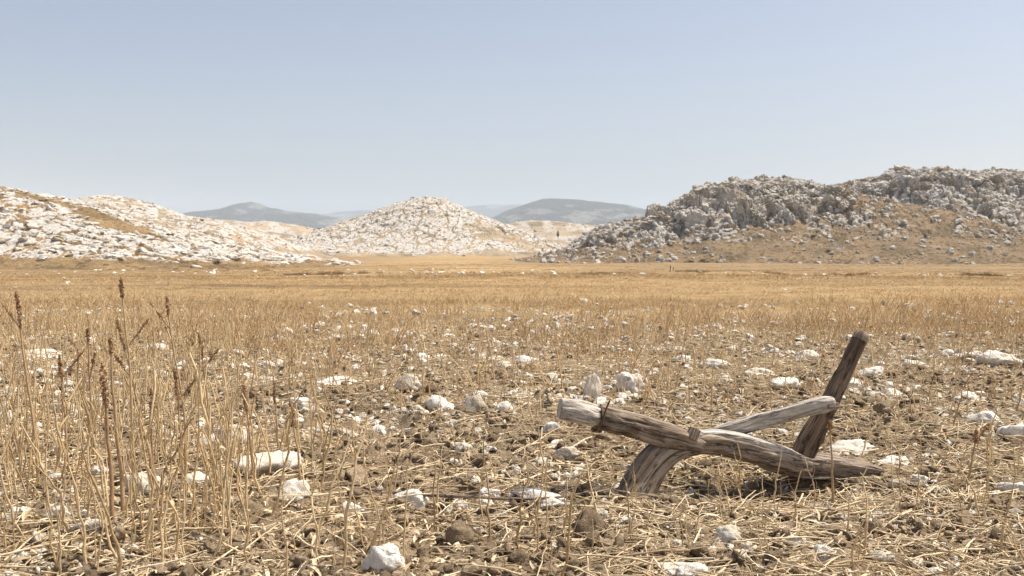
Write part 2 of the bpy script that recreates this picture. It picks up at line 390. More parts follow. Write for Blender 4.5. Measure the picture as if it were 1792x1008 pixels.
# ------------------------------------------------------------------ rock shapes
def ico(sub):
    bm = bmesh.new(); bmesh.ops.create_icosphere(bm, subdivisions=sub, radius=1.0)
    V = np.array([v.co[:] for v in bm.verts]); T = np.array([[v.index for v in f.verts] for f in bm.faces]); bm.free()
    return V / np.linalg.norm(V, axis=1)[:, None], T
ICO = {s: ico(s) for s in (1, 2, 3, 4, 5)}
def rock_mesh(name, seed, sub, mat, planes=11, soft=14, rough=0.10, flat=0.7, stretch=1.3, smooth=True, hard=False):
    rg = np.random.default_rng(seed)
    U, T = ICO[sub]
    n = rg.normal(size=(planes, 3)); n /= np.linalg.norm(n, axis=1)[:, None]
    d = rg.uniform(0.52, 0.95, planes)
    n = np.vstack([n, [[0, 0, 1], [0, 0, -1]]]); d = np.append(d, [0.72, 0.8])
    dot = np.maximum(U @ n.T, 1e-4) / d[None, :]
    r = 1.0 / (np.sum(dot ** soft, axis=1) + 0.9 ** soft) ** (1.0 / soft)
    V = U * r[:, None]
    o = rg.uniform(0, 50, 3)
    ns = fbm3(V[:, 0] * 1.7 + o[0], V[:, 1] * 1.7 + o[1], V[:, 2] * 1.7 + o[2], 4, seed)
    rid = 1 - 2 * np.abs(fbm3(V[:, 0] * 2.6 + o[1], V[:, 1] * 2.6 + o[2], V[:, 2] * 2.6 + o[0], 3, seed + 9))
    V = V * (1 + rough * ns + rough * 0.5 * rid)[:, None]
    if hard:
        ch = fbm3(V[:, 0] * 3.2 + o[2], V[:, 1] * 3.2 + o[0], V[:, 2] * 3.2 + o[1], 2, seed + 30)
        V = V * (1 - 0.10 * sstep(0.15, 0.3, ch) + 0.03 * fbm3(V[:, 0] * 9, V[:, 1] * 9, V[:, 2] * 9, 3, seed + 31))[:, None]
    V[:, 0] *= stretch; V[:, 2] *= flat
    if hard: V[:, :2] *= (1 - 0.32 * np.clip(V[:, 2:] / flat + .2, 0, 1.2))
    V -= (V.max(0) + V.min(0)) / 2
    V /= (V[:, :2].max() - V[:, :2].min())
    me = np_mesh(name, V, [T], smooth); me.materials.append(mat)
    return me
STONES = [rock_mesh('stone', 100 + i, 4, M_STONE, hard=True, rough=random.uniform(.13, .22), flat=random.uniform(.5, .9), stretch=random.uniform(1.05, 1.6), soft=random.choice([14, 20, 32]), planes=random.choice([9, 12, 15])) for i in range(22)]
CLODS = [rock_mesh('soil_clod', 200 + i, 3, M_CLOD, planes=12, soft=26, rough=0.24, flat=random.uniform(.6, .9), stretch=random.uniform(1.0, 1.4)) for i in range(10)]
BOULD = [rock_mesh('boulder', 300 + i, 2, M_BOULDER, planes=10, soft=60, rough=0.15, flat=random.uniform(.45, .8), stretch=random.uniform(1.0, 1.8), smooth=False) for i in range(14)]
CRAG = [rock_mesh('crag_boulder', 400 + i, 2, M_CRAG, planes=10, soft=60, rough=0.2, flat=random.uniform(.8, 1.6), stretch=random.uniform(1.0, 1.35), smooth=False) for i in range(14)]

def outcrop_mesh(seed):
    rg = np.random.default_rng(seed); U, T = ICO[5]
    n = rg.normal(size=(12, 3)); n[:, 2] *= .45; n /= np.linalg.norm(n, axis=1)[:, None]; d = rg.uniform(.5, .95, 12)
    n = np.vstack([n, [[.15, -.1, .98]]]); d = np.append(d, .7)
    dot = np.maximum(U @ n.T, 1e-4) / d[None]
    V = U / ((dot ** 50).sum(1) + .9 ** 50)[:, None] ** (1 / 50.0)
    o = rg.uniform(0, 40, 3); x, y, z = V[:, 0] + o[0], V[:, 1] + o[1], V[:, 2] + o[2]
    wx, wy = x + .12 * vn3(x * 3, y * 3, z * 2, seed), y + .12 * vn3(x * 3 + 9, y * 3, z * 2, seed)
    j1 = np.abs(vn3(wx * 4.6, wy * 4.6, z * 1.0, seed + 1)); j2 = np.abs(vn3(wx * 11, wy * 11, z * 3.0, seed + 2)); j3 = np.abs(vn3(x * 2, y * 2, z * 4.5 + x, seed + 3))
    cut = .26 * (1 - sstep(0, .20, j1)) + .13 * (1 - sstep(0, .25, j2)) + .12 * (1 - sstep(0, .14, j3))
    V = V * (1 - cut + .10 * fbm3(x * 2.2, y * 2.2, z * 1.6, 4, seed + 4) + .03 * fbm3(x * 12, y * 12, z * 9, 2, seed + 5))[:, None]
    V[:, 0] *= rg.uniform(1.0, 1.5); V -= (V.max(0) + V.min(0)) / 2; V /= np.ptp(V[:, :2], axis=0).max()
    me = np_mesh('outcrop', V, [T], False); me.materials.append(M_CRAG); me['h'] = float(np.ptp(V[:, 2])); return me
OUTCROP = [outcrop_mesh(450 + i) for i in range(6)]
# ------------------------------------------------------------------ scatter of uncountable stuff
def source_collection(name, meshes):
    c = bpy.data.collections.new(name)
    for i, me in enumerate(meshes):
        o = bpy.data.objects.new('%s_%02d' % (name, i), me); c.objects.link(o)
    return c
def scatter(name, loc, rot, scl, idx, coll, parent=None):
    me = bpy.data.meshes.new(name); n = len(loc)
    me.vertices.add(n); me.vertices.foreach_set('co', np.asarray(loc, np.float32).ravel())
    for k, v in (('i_rot', rot), ('i_scl', scl)):
        a = me.attributes.new(k, 'FLOAT_VECTOR', 'POINT'); a.data.foreach_set('vector', np.asarray(v, np.float32).ravel())
    a = me.attributes.new('i_idx', 'INT', 'POINT'); a.data.foreach_set('value', np.asarray(idx, np.int32))
    o = link(name, me, None, parent); tag(o, kind='stuff')
    g = bpy.data.node_groups.new(name + '_scatter', 'GeometryNodeTree')
    g.interface.new_socket('Geometry', in_out='INPUT', socket_type='NodeSocketGeometry')
    g.interface.new_socket('Geometry', in_out='OUTPUT', socket_type='NodeSocketGeometry')
    gi, go = g.nodes.new('NodeGroupInput'), g.nodes.new('NodeGroupOutput')
    ip = g.nodes.new('GeometryNodeInstanceOnPoints'); ci = g.nodes.new('GeometryNodeCollectionInfo')
    ci.inputs['Collection'].default_value = coll; ci.inputs['Separate Children'].default_value = True; ci.inputs['Reset Children'].default_value = True
    ip.inputs['Pick Instance'].default_value = True
    def na(nm, t):
        x = g.nodes.new('GeometryNodeInputNamedAttribute'); x.data_type = t; x.inputs['Name'].default_value = nm; return x.outputs['Attribute']
    L = g.links.new
    L(gi.outputs[0], ip.inputs['Points']); L(ci.outputs[0], ip.inputs['Instance'])
    L(na('i_idx', 'INT'), ip.inputs['Instance Index']); L(na('i_rot', 'FLOAT_VECTOR'), ip.inputs['Rotation']); L(na('i_scl', 'FLOAT_VECTOR'), ip.inputs['Scale'])
    L(ip.outputs[0], go.inputs[0])
    md = o.modifiers.new('scatter', 'NODES'); md.node_group = g
    return o

# ------------------------------------------------------------------ hills
class Hill:
    def __init__(s, name, crest, Dc, Df, Db, mat, amp, cols, rows, rockfn, base_drop=0.6, crag=0.0, seed=1, shape=1.0, blk=0):
        s.blk = blk; s.joint = 0
        s.name, s.Dc, s.Df, s.Db, s.amp, s.rockfn, s.crag, s.seed, s.drop, s.shape = name, Dc, Df, Db, amp, rockfn, crag, seed, base_drop, shape
        pts = [P(px, py, Dc) for px, py in crest]
        s.cx = np.array([p.x for p in pts]); s.cz = np.array([p.z for p in pts])
        xs = np.linspace(s.cx[0], s.cx[-1], cols); ys = np.concatenate([np.linspace(Df, Dc, rows), np.linspace(Dc, Db, rows // 2)[1:]])
        X, Y = np.meshgrid(xs, ys); X, Y = X.ravel(), Y.ravel()
        Z = s.z(X, Y)
        rk = s.rock(X, Y, Z)
        me = np_mesh(name, np.stack([X, Y, Z], 1), [grid_faces(len(ys), cols)], not blk, {'rock': ('FLOAT', rk)})
        s.obj = link(name, me, mat); tag(s.obj, kind='structure')
    def z(s, X, Y):
        g = np.interp(np.hypot(X, Y), _gd, _gz)
        H = np.interp(X, s.cx, s.cz) - g
        ew = 0.08 * (s.cx[-1] - s.cx[0]); en = sstep(0, ew, X - s.cx[0]) * sstep(0, ew, s.cx[-1] - X)
        H = (H + s.drop) * en - s.drop
        w = (s.Dc - s.Df)
        yy = Y + 0.10 * w * vn2(X / (w * .35), Y / (w * .6), s.seed + 3)
        t = np.clip(np.where(Y < s.Dc, (yy - s.Df) / w, (s.Db - Y) / (s.Db - s.Dc)), 0, 1)
        S = (t * t * (3 - 2 * t)) ** s.shape
        sc = w * 0.28
        n = fbm2(X / sc, Y / sc, 5, s.seed) * s.amp + (ridged2(X / (sc * .5), Y / (sc * .5), 4, s.seed + 20) - .8) * s.amp * .35
        fl = np.clip(S * 1.3, 0, 1)
        z = g - s.drop + (H + s.drop) * S + n * fl * np.clip(H / (H.max() * .35 + 1e-6), 0, 1) * (1 - .65 * S ** 8)
        px, py = proj(X, Y, z)
        r = np.clip(s.rockfn(px, py) * 1.3, 0, 1)
        k = s.blk
        if k:
            wx = X + 0.25 * k * vn2(X / k, Y / k, s.seed + 31); wy = Y + 0.25 * k * vn2(X / k + 5, Y / k, s.seed + 32)
            b0, j0 = blocks(wx / k, wy / (k * 1.5), s.seed + 40); b1, j1 = blocks(wx / (k * .45), wy / (k * .6), s.seed + 50); b2, j2 = blocks(wx / (k * 2.6), wy / (k * 3), s.seed + 60)
            b = b0 + 0.35 * b1 + 0.9 * b2
            s.joint = np.maximum(np.maximum(j0 * .9, j1 * .45), j2)
            z = z + r * s.crag * b * fl * (1 - .55 * sstep(.75, 1.0, S))
        return z
    def rock(s, X, Y, Z):
        px, py = proj(X, Y, Z); r = np.clip(s.rockfn(px, py) + .1, -0.5, 1.0)
        return r - (s.joint * 1.0 if s.blk else 0)
    def points(s, n, xr=None, margin=0.98):
        """candidate positions, only where the near slope can be seen"""
        x0, x1 = xr if xr else (s.cx[0], s.cx[-1])
        X = RNG.uniform(x0, x1, n); Y = RNG.uniform(s.Df, s.Dc + 0.06 * (s.Dc - s.Df), n)
        return X, Y, s.z(X, Y)
    def boulders(s, meshes, ncand, size, nparts, seedname, power=2.2, sink=0.28, flatrot=0.5, sizefn=None, xr=None):
        X, Y, Z = s.points(ncand, xr)
        px, py = proj(X, Y, Z)
        r = s.rockfn(px, py)
        ok = (RNG.random(ncand) < np.clip(r, 0, 1)) & (Z > np.interp(np.hypot(X, Y), _gd, _gz) - 0.35) & (px > -420) & (px < 2200)
        X, Y, Z, px, py, r = X[ok], Y[ok], Z[ok], px[ok], py[ok], r[ok]
        n = len(X)
        sz = size[0] + (size[1] - size[0]) * RNG.random(n) ** power
        if sizefn: sz = sz * sizefn(px, py)
        rot = np.stack([RNG.normal(0, .22, n), RNG.normal(0, .22, n), RNG.uniform(-flatrot, flatrot, n) + RNG.integers(0, 2, n) * np.pi], 1)
        scl = np.stack([sz * RNG.uniform(.8, 1.25, n), sz * RNG.uniform(.8, 1.2, n), sz * RNG.uniform(.75, 1.2, n)], 1)
        idx = RNG.integers(0, len(meshes), n)
        ht = np.array([me['h'] for me in meshes])[idx] * scl[:, 2]
        loc = np.stack([X, Y, Z + ht * (0.5 - sink)], 1)
        vis = (px > -10) & (px < 1802)
        order = np.argsort(-(sz / Y) * vis)
        top, rest = order[:nparts], order[nparts:]
        for i in top:
            o = bpy.data.objects.new('boulder', meshes[idx[i]]); COL.objects.link(o); o.parent = s.obj
            o.location = loc[i]; o.rotation_euler = rot[i]; o.scale = scl[i]
        if len(rest):
            scatter('small_boulders', loc[rest], rot[rest], scl[rest], idx[rest], source_collection(seedname, meshes), s.obj)
for me in STONES + CLODS + BOULD + CRAG:
    co = np.empty(len(me.vertices) * 3); me.vertices.foreach_get('co', co); me['h'] = float(np.ptp(co.reshape(-1, 3)[:, 2]))

def ell(px, py, cx, cy, rx, ry, ang=0.0):
    c, s_ = math.cos(ang), math.sin(ang)
    u = ((px - cx) * c + (py - cy) * s_) / rx; v = (-(px - cx) * s_ + (py - cy) * c) / ry
    return 1.25 - np.sqrt(u * u + v * v)          # >0.25 inside
def rock_left(px, py):
    foot = 452 + 0.018 * px
    r = 0.95 - 1.1 * sstep(-14, 10, py - foot)
    r = r - 1.3 * np.clip(ell(px, py, 205, 392, 90, 13, 0.33), 0, 1)
    r = r - 0.9 * np.clip(ell(px, py, 60, 345, 110, 5, 0.24), 0, 1)
    return r + 0.28 * fbm2(px / 26, py / 9, 3, 9)
def rock_left_back(px, py):
    return 0.78 + 0.25 * fbm2(px / 22, py / 10, 3, 19) - 0.8 * sstep(436, 446, py)
def rock_mid(px, py):
    return 0.92 + 0.32 * fbm2(px / 30, py / 9, 3, 29) - 0.55 * np.clip(ell(px, py, 880, 412, 130, 18, .25), 0, 1) - 0.9 * sstep(436, 447, py + 4 * vn2(px / 20, px * 0, 8))
def rock_right(px, py):
    r = np.full(np.shape(px), 0.28)
    for e in ((1290, 352, 160, 46, -.06), (1205, 374, 95, 36, -.5), (1165, 407, 150, 26, -.12), (1060, 420, 90, 28, -.3), (1400, 340, 90, 30, .15), (1460, 372, 70, 18, .2)):
        r = np.maximum(r, np.clip(ell(px, py, *e) * 2.0, 0, 1.0))
    r = r - 0.35 * np.clip(ell(px, py, 1150, 392, 110, 7, -.42) * 2, 0, 1)
    r = r + 0.30 * fbm2(px / 20, py / 12, 3, 39)
    return r * (1 - 0.6 * sstep(412, 434, py))
def rock_right_back(px, py):
    r = np.full(np.shape(px), 0.46)
    for e in ((1640, 322, 120, 30, .06), (1560, 352, 75, 34, -.25), (1740, 322, 110, 26, 0.05), (1600, 385, 120, 20, .1), (1750, 375, 90, 22, .1), (1900, 350, 140, 50, 0)):
        r = np.maximum(r, np.clip(ell(px, py, *e) * 1.9, 0, 1.0))
    r = r + 0.33 * fbm2(px / 22, py / 10, 3, 49)
    return r * (1 - 0.75 * sstep(402, 432, py))

hillL = Hill('hill_left', [(-520, 340), (-400, 300), (-150, 303), (0, 326), (84, 346), (140, 358), (200, 378), (270, 398), (400, 430), (520, 452), (600, 462), (680, 468)],
             168, 118, 230, M_HILL_W, 0.5, 430, 150, rock_left, seed=1, shape=0.85, crag=0.36, blk=2.2)
hillLB = Hill('hill_left_back', [(-300, 420), (60, 374), (130, 355), (165, 347), (182, 343), (205, 342), (235, 348), (290, 365), (330, 377), (380, 385), (430, 398), (480, 416), (530, 438), (580, 452)],
              262, 185, 330, M_HILL_C, 0.7, 330, 130, rock_left_back, seed=2, crag=0.36, blk=2.2)
hillC = Hill('hill_middle', [(450, 450), (500, 432), (560, 403), (610, 385), (650, 373), (690, 358), (720, 349), (745, 345), (780, 350), (815, 366), (850, 379), (880, 392), (920, 404), (960, 420), (1000, 434), (1060, 448)],
             400, 315, 500, M_HILL_C, 0.9, 400, 150, rock_mid, seed=3, crag=0.48, blk=2.6)
hillR = Hill('hill_right', [(860, 452), (930, 449), (985, 436), (1020, 414), (1060, 397), (1110, 388), (1140, 379), (1165, 370), (1185, 353), (1215, 336), (1240, 326), (1290, 318), (1340, 315), (1400, 320), (1460, 328), (1520, 340), (1640, 370), (1800, 420), (1900, 455)],
             248, 186, 330, M_HILL_G, 0.8, 470, 180, rock_right, crag=1.15, seed=4, shape=1.25, blk=2.8)
hillRB = Hill('hill_right_back', [(1200, 440), (1380, 350), (1440, 327), (1480, 319), (1540, 311), (1575, 298), (1620, 293), (1680, 298), (1740, 302), (1792, 304), (1900, 310), (2150, 325), (2500, 400)],
              290, 205, 370, M_HILL_G, 0.9, 440, 180, rock_right_back, crag=1.15, seed=5, shape=1.25, blk=3.0)
hillM1 = Hill('ridge_left', [(180, 440), (250, 402), (330, 382), (400, 385), (440, 389), (470, 387), (520, 393), (560, 401), (620, 418), (700, 440)], 720, 500, 900, M_HILL_M, 2.0, 160, 70,
              lambda px, py: 0.36 + 0.3 * fbm2(px / 20, py / 8, 3, 59), seed=6)
hillM2 = Hill('ridge_right', [(760, 440), (820, 412), (860, 398), (900, 389), (930, 385), (960, 386), (1000, 391), (1030, 395), (1080, 399), (1150, 406), (1300, 440)], 640, 450, 800, M_HILL_M, 1.5, 160, 70,
              lambda px, py: 0.34 + 0.3 * fbm2(px / 20, py / 8, 3, 69), seed=7)
far = lambda px, py: 0.30 + 0.25 * fbm2(px / 30, py / 10, 3, 79)
Hill('mountain_left', [(100, 440), (240, 398), (300, 382), (330, 374), (400, 363), (420, 359), (434, 352), (442, 350), (452, 354), (468, 360), (500, 367), (560, 375), (590, 381), (640, 393), (780, 440)], 3900, 2700, 5200, M_FAR, 16, 220, 110, far, base_drop=5, seed=8)
Hill('mountain_right', [(740, 440), (840, 396), (870, 382), (890, 372), (920, 361), (945, 354), (980, 354), (1040, 356), (1090, 361), (1140, 372), (1200, 385), (1320, 402), (1550, 440)], 3600, 2500, 4900, M_FAR, 16, 240, 110, far, base_drop=5, seed=9)
Hill('mountain_far', [(380, 440), (500, 390), (540, 379), (600, 371), (640, 368), (700, 372), (780, 366), (820, 360), (870, 357), (910, 357), (950, 361), (1100, 378), (1300, 410), (1450, 440)], 6600, 5400, 8200, M_FAR, 14, 200, 60, far, base_drop=5, seed=10)

hillL.boulders(BOULD, 6500, (0.3, 1.9), 290, 'left_boulders', 3.0, 0.5, flatrot=0.9, xr=(-125, -26))
hillLB.boulders(BOULD, 3500, (0.35, 1.3), 140, 'left_back_boulders', 2.6, 0.5, 1.5)
hillC.boulders(BOULD, 7000, (0.4, 1.5), 220, 'middle_boulders', 2.8, 0.5, 1.5)
def crag_size(px, py):
    return 1 + 0.5 * np.clip(ell(px, py, 1240, 355, 110, 40, -.2), 0, 1)
def outcrops(hill, spots):
    for px_, py_, w, h, rz in spots:
        ys = np.linspace(hill.Df, hill.Dc, 400); d = ray(px_, py_); xs = d[0] / d[1] * ys; zr = CAM_H + d[2] / d[1] * ys
        zs = hill.z(xs, ys); k = np.nonzero(zs >= zr)[0]; i = k[0] if len(k) else np.argmax(zs - zr)
        o = bpy.data.objects.new('outcrop', random.choice(OUTCROP)); COL.objects.link(o); o.parent = hill.obj
        o.scale = (w, w * random.uniform(.8, 1.1), h / o.data['h']); o.rotation_euler = (random.uniform(-.12, .12), random.uniform(-.15, .15), rz + random.uniform(-.3, .3)); o.location = (xs[i], ys[i] + w * .15, zs[i] - h * .10)
random.seed(5)
SPOT = []
for k in range(34):      # the bluff and its shoulder
    t = k / 33; px_ = 1150 + 330 * t; top = np.interp(px_, [1150, 1185, 1215, 1250, 1340, 1480], [376, 356, 340, 328, 320, 334])
    SPOT.append((px_, top + random.uniform(9, 22), random.uniform(5, 9), random.uniform(3.5, 6) * (1 if px_ < 1380 else .75), random.uniform(0, 6)))
for k in range(30):
    px_ = random.uniform(1140, 1420); SPOT.append((px_, random.uniform(350, 388) + max(0, 1230 - px_) * .12, random.uniform(4, 8), random.uniform(4, 7.5), random.uniform(0, 6)))
for k in range(22):
    px_ = random.uniform(1030, 1300); SPOT.append((px_, np.interp(px_, [1030, 1300], [418, 398]) + random.gauss(0, 7), random.uniform(1.6, 3.4), random.uniform(1.2, 2.6), random.uniform(0, 6)))
SPOT = [q for q in SPOT if not (q[1] > 344 and q[1] < 396 and (1186 < q[0] < 1216 or 1238 < q[0] < 1262))]
SPOT += [(1226, 366, 5.0, 9.5, 1.0), (1232, 352, 5.0, 8.0, 2.0), (1284, 360, 7.5, 11.5, .4), (1276, 345, 6.5, 9.0, 3.0), (1176, 380, 5.0, 7.0, 5.0), (1310, 372, 7.0, 8.5, 2.2)]
outcrops(hillR, SPOT)
SPOT = []
for k in range(30):
    px_ = 1490 + 330 * k / 29; top = np.interp(px_, [1490, 1540, 1575, 1620, 1700, 1830], [322, 314, 302, 297, 303, 310])
    SPOT.append((px_, top + random.uniform(9, 24), random.uniform(5, 9), random.uniform(3, 6), random.uniform(0, 6)))
for k in range(34):
    px_ = random.choice([random.uniform(1510, 1640), random.uniform(1560, 1720), random.uniform(1700, 1800)]); SPOT.append((px_, random.uniform(318, 372), random.uniform(3, 6.5), random.uniform(2.2, 5), random.uniform(0, 6)))
outcrops(hillRB, SPOT)
hillR.boulders(CRAG, 15000, (0.25, 1.7), 290, 'right_boulders', 3.2, 0.5, 1.5, crag_size)
hillRB.boulders(CRAG, 15000, (0.28, 1.9), 260, 'right_back_boulders', 3.2, 0.5, 1.5, xr=(70, 190))
hillM1.boulders(BOULD, 1200, (0.8, 2.6), 0, 'ridge_left_boulders', 2.5)
hillM2.boulders(BOULD, 1200, (0.8, 2.4), 0, 'ridge_right_boulders', 2.5)

# ------------------------------------------------------------------ haze: real air over the whole valley
def build_haze():
    bm = bmesh.new(); bmesh.ops.create_cube(bm, size=1.0)
    for v in bm.verts: v.co = (v.co.x * 19000, v.co.y * 19000, -12 if v.co.z < 0 else 420)
    me = bpy.data.meshes.new('haze'); bm.to_mesh(me); bm.free()
    m = bpy.data.materials.new('pale_valley_haze'); m.use_nodes = True; nt = m.node_tree; nt.nodes.clear()
    out = nt.nodes.new('ShaderNodeOutputMaterial'); pv = nt.nodes.new('ShaderNodeVolumePrincipled')
    pv.inputs['Color'].default_value = (0.75, 0.875, 1.0, 1); pv.inputs['Density'].default_value = HAZE_DENSITY; pv.inputs['Anisotropy'].default_value = 0.1
    nt.links.new(pv.outputs[0], out.inputs['Volume'])
    o = link('haze', me, m); tag(o, kind='stuff')
build_haze()


# ------------------------------------------------------------------ the wooden plough
def catmull(K, n):
    K = np.asarray(K, float); m = len(K)
    seg = np.linalg.norm(np.diff(K[:, :3], axis=0), axis=1); u = np.concatenate([[0], np.cumsum(seg)])
    t = np.linspace(0, u[-1], n); out = np.zeros((n, K.shape[1]))
    i = np.clip(np.searchsorted(u, t, side='right') - 1, 0, m - 2)
    f = ((t - u[i]) / seg[i])[:, None]
    p0, p1, p2, p3 = K[np.maximum(i - 1, 0)], K[i], K[i + 1], K[np.minimum(i + 2, m - 1)]
    return 0.5 * (2 * p1 + (p2 - p0) * f + (2 * p0 - 5 * p1 + 4 * p2 - p3) * f ** 2 + (3 * p1 - p0 - 3 * p2 + p3) * f ** 3), t
def sweep(name, stations, mat, parent, origin, n=80, m=64, rough=0.05, groove=0.0016, seed=0, round0=0.3, round1=0.3, roll=0.0):
    """stations: (px, py, depth, half height px, half depth m, squareness)"""
    K = []
    for px, py, D, h, b, e in stations:
        p = P(px, py, D) - origin; K.append([p.x, p.y, p.z, h * D / F, b, e])
    S, t = catmull(K, n)
    # rounded ends: extra stations that shrink
    C = S[:, :3]; a = S[:, 3].copy(); b = S[:, 4].copy(); e = np.clip(S[:, 5], 2, 12)
    T = np.gradient(C, axis=0); T /= np.linalg.norm(T, axis=1)[:, None]
    def ends(C, T, a, b, e, t, rnd, at0):
        k = 0 if at0 else -1; sg = -1 if at0 else 1; c, tt, r = C[k], T[k], min(a[k], b[k])
        st = [(0.96, .35 * rnd), (0.86, .7 * rnd), (0.68, .9 * rnd), (0.35, 1.0 * rnd), (0.02, 1.02 * rnd)]
        CC = [c + sg * tt * r * o for _, o in st]; AA = [a[k] * s for s, _ in st]; BB = [b[k] * s for s, _ in st]
        if at0:
            return np.vstack([CC[::-1], C]), np.vstack([[tt] * 5, T]), np.concatenate([AA[::-1], a]), np.concatenate([BB[::-1], b]), np.concatenate([[e[0]] * 5, e]), np.concatenate([[t[0]] * 5, t])
        return np.vstack([C, CC]), np.vstack([T, [tt] * 5]), np.concatenate([a, AA]), np.concatenate([b, BB]), np.concatenate([e, [e[-1]] * 5]), np.concatenate([t, [t[-1]] * 5])
    C, T, a, b, e, t = ends(C, T, a, b, e, t, round0, True)
    C, T, a, b, e, t = ends(C, T, a, b, e, t, round1, False)
    f = np.array([math.sin(roll), -math.cos(roll), 0.0])
    U = f[None] - T * (T @ f)[:, None]; U /= np.linalg.norm(U, axis=1)[:, None]
    W = np.cross(T, U)
    th = np.linspace(0, 2 * np.pi, m, endpoint=False)
    ct, st = np.cos(th)[None], np.sin(th)[None]; ee = 2.0 / e[:, None]
    x = np.sign(ct) * np.abs(ct) ** ee; y = np.sign(st) * np.abs(st) ** ee
    tt = np.broadcast_to(t[:, None], x.shape); cc = np.broadcast_to(ct, x.shape); ss = np.broadcast_to(st, x.shape)
    dn = 1.5 * rough * fbm3(cc * 1.3 + seed, ss * 1.3, tt * 9, 4, seed) + 0.05 * vn3(cc * .6 + 4, ss * .6, tt * 4, seed + 7)
    dn = dn - 0.06 * sstep(.25, .4, fbm3(cc * 1.8 + 7, ss * 1.8, tt * 6 + seed, 2, seed + 11)) 
    ang = np.broadcast_to(th[None], x.shape)
    gr = vn3(cc * 5.5, ss * 5.5, tt * 5, seed + 3); gr = -np.clip(0.22 - np.abs(gr), 0, 1) / 0.22 * sstep(-.2, .3, vn3(cc * 1.5, ss * 1.5, tt * 3, seed + 5)) * 2.6
    r = np.minimum(a, b)[:, None]
    X = x * a[:, None] * (1 + dn) + cc * gr * groove; Y = y * b[:, None] * (1 + dn) + ss * gr * groove
    V = C[:, None] + X[..., None] * W[:, None] + Y[..., None] * U[:, None]
    G = np.stack([X, Y, tt], -1)
    nr = len(C)
    q = grid_faces(nr, m, True)
    V = np.vstack([V.reshape(-1, 3), C[:1], C[-1:]]); G = np.vstack([G.reshape(-1, 3), [[0, 0, t[0]]], [[0, 0, t[-1]]]])
    j = np.arange(m); j2 = (j + 1) % m
    c0 = np.stack([np.full(m, nr * m), j2, j], 1); c1 = np.stack([np.full(m, nr * m + 1), (nr - 1) * m + j, (nr - 1) * m + j2], 1)
    me = np_mesh(name, V, [q, c0, c1], True, {'grain': ('FLOAT_VECTOR', G + seed * 0.37)})
    bm = bmesh.new(); bm.from_mesh(me); bmesh.ops.recalc_face_normals(bm, faces=bm.faces); bm.to_mesh(me); bm.free()
    return link(name, me, mat, parent)
ox, oy = on_ground(1290, 850)
O_PL = Vector((ox, oy, 0))
plough = bpy.data.objects.new('plough', None); COL.objects.link(plough); plough.location = O_PL
tag(plough, 'old weathered wooden plough with curved foot and leaning handle lying on the field', 'plough')
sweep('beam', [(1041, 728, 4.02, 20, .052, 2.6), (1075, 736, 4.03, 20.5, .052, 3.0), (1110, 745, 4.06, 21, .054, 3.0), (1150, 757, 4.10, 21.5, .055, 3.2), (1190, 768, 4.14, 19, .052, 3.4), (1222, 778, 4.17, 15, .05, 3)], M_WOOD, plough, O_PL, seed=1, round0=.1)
tip = sweep('beam_end', [(980, 715, 3.985, 18, .050, 3.2), (998, 718, 3.99, 19.5, .052, 3.0), (1020, 723, 4.0, 20, .052, 2.8), (1043, 729, 4.02, 18.5, .049, 2.6)], M_WOOD_PALE, plough, O_PL, n=30, seed=2, rough=.07, groove=.003, round0=.12)
tag(tip, 'bleached grey cut end of the beam')
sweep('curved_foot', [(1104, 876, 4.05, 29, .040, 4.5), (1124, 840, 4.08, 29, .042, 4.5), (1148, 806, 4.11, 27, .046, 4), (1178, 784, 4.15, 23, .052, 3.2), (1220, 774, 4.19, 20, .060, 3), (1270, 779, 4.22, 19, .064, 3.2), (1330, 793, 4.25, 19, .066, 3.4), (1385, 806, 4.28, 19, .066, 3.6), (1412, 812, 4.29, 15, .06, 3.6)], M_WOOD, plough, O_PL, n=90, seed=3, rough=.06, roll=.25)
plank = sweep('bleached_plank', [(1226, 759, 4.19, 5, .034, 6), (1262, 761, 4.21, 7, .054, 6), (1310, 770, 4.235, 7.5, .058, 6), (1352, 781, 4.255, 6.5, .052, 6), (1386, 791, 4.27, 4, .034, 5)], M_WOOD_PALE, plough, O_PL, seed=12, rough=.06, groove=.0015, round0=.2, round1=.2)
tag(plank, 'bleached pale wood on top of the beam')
sweep('sole', [(1330, 806, 4.30, 12, .070, 5), (1370, 809, 4.31, 18, .085, 7), (1420, 813, 4.33, 18, .088, 8), (1480, 819, 4.36, 15, .084, 8), (1530, 825, 4.40, 11, .074, 8)], M_WOOD_SOLE, plough, O_PL, seed=4, rough=.05, round0=.2, round1=.15)
handle = sweep('handle', [(1399, 806, 4.28, 19, .040, 3.4), (1411, 782, 4.285, 20, .042, 3.2), (1428, 750, 4.29, 19, .041, 3.0), (1445, 716, 4.30, 17, .038, 2.6), (1462, 682, 4.31, 15.5, .036, 2.4), (1484, 637, 4.33, 13.5, .033, 2.3), (1500, 603, 4.345, 13.5, .032, 2.3), (1506, 590, 4.35, 13, .031, 2.2)], M_WOOD_DARK, plough, O_PL, n=70, seed=5, rough=.035, round1=.75)
knob = sweep('handle_top', [(1503.5, 596, 4.347, 13.7, .0332, 2.2), (1506.5, 590, 4.35, 13.4, .033, 2.2)], M_WOOD_SOLE, handle, O_PL, n=8, seed=6, rough=.03, round0=.02, round1=.8)
tag(knob, 'worn pale top of the handle')
brace = sweep('brace', [(1218, 772, 4.36, 11, .020, 5), (1250, 761, 4.345, 13, .022, 5), (1300, 746, 4.31, 12.5, .023, 6), (1360, 729, 4.27, 12.5, .024, 6), (1405, 716, 4.24, 13, .026, 5.5), (1440, 708, 4.225, 13.5, .028, 5), (1458, 705, 4.222, 10.5, .024, 4)], M_WOOD_PALE, plough, O_PL, n=60, seed=7, rough=.07, groove=.002, round1=.3)
tag(brace, 'bleached grey flat brace')
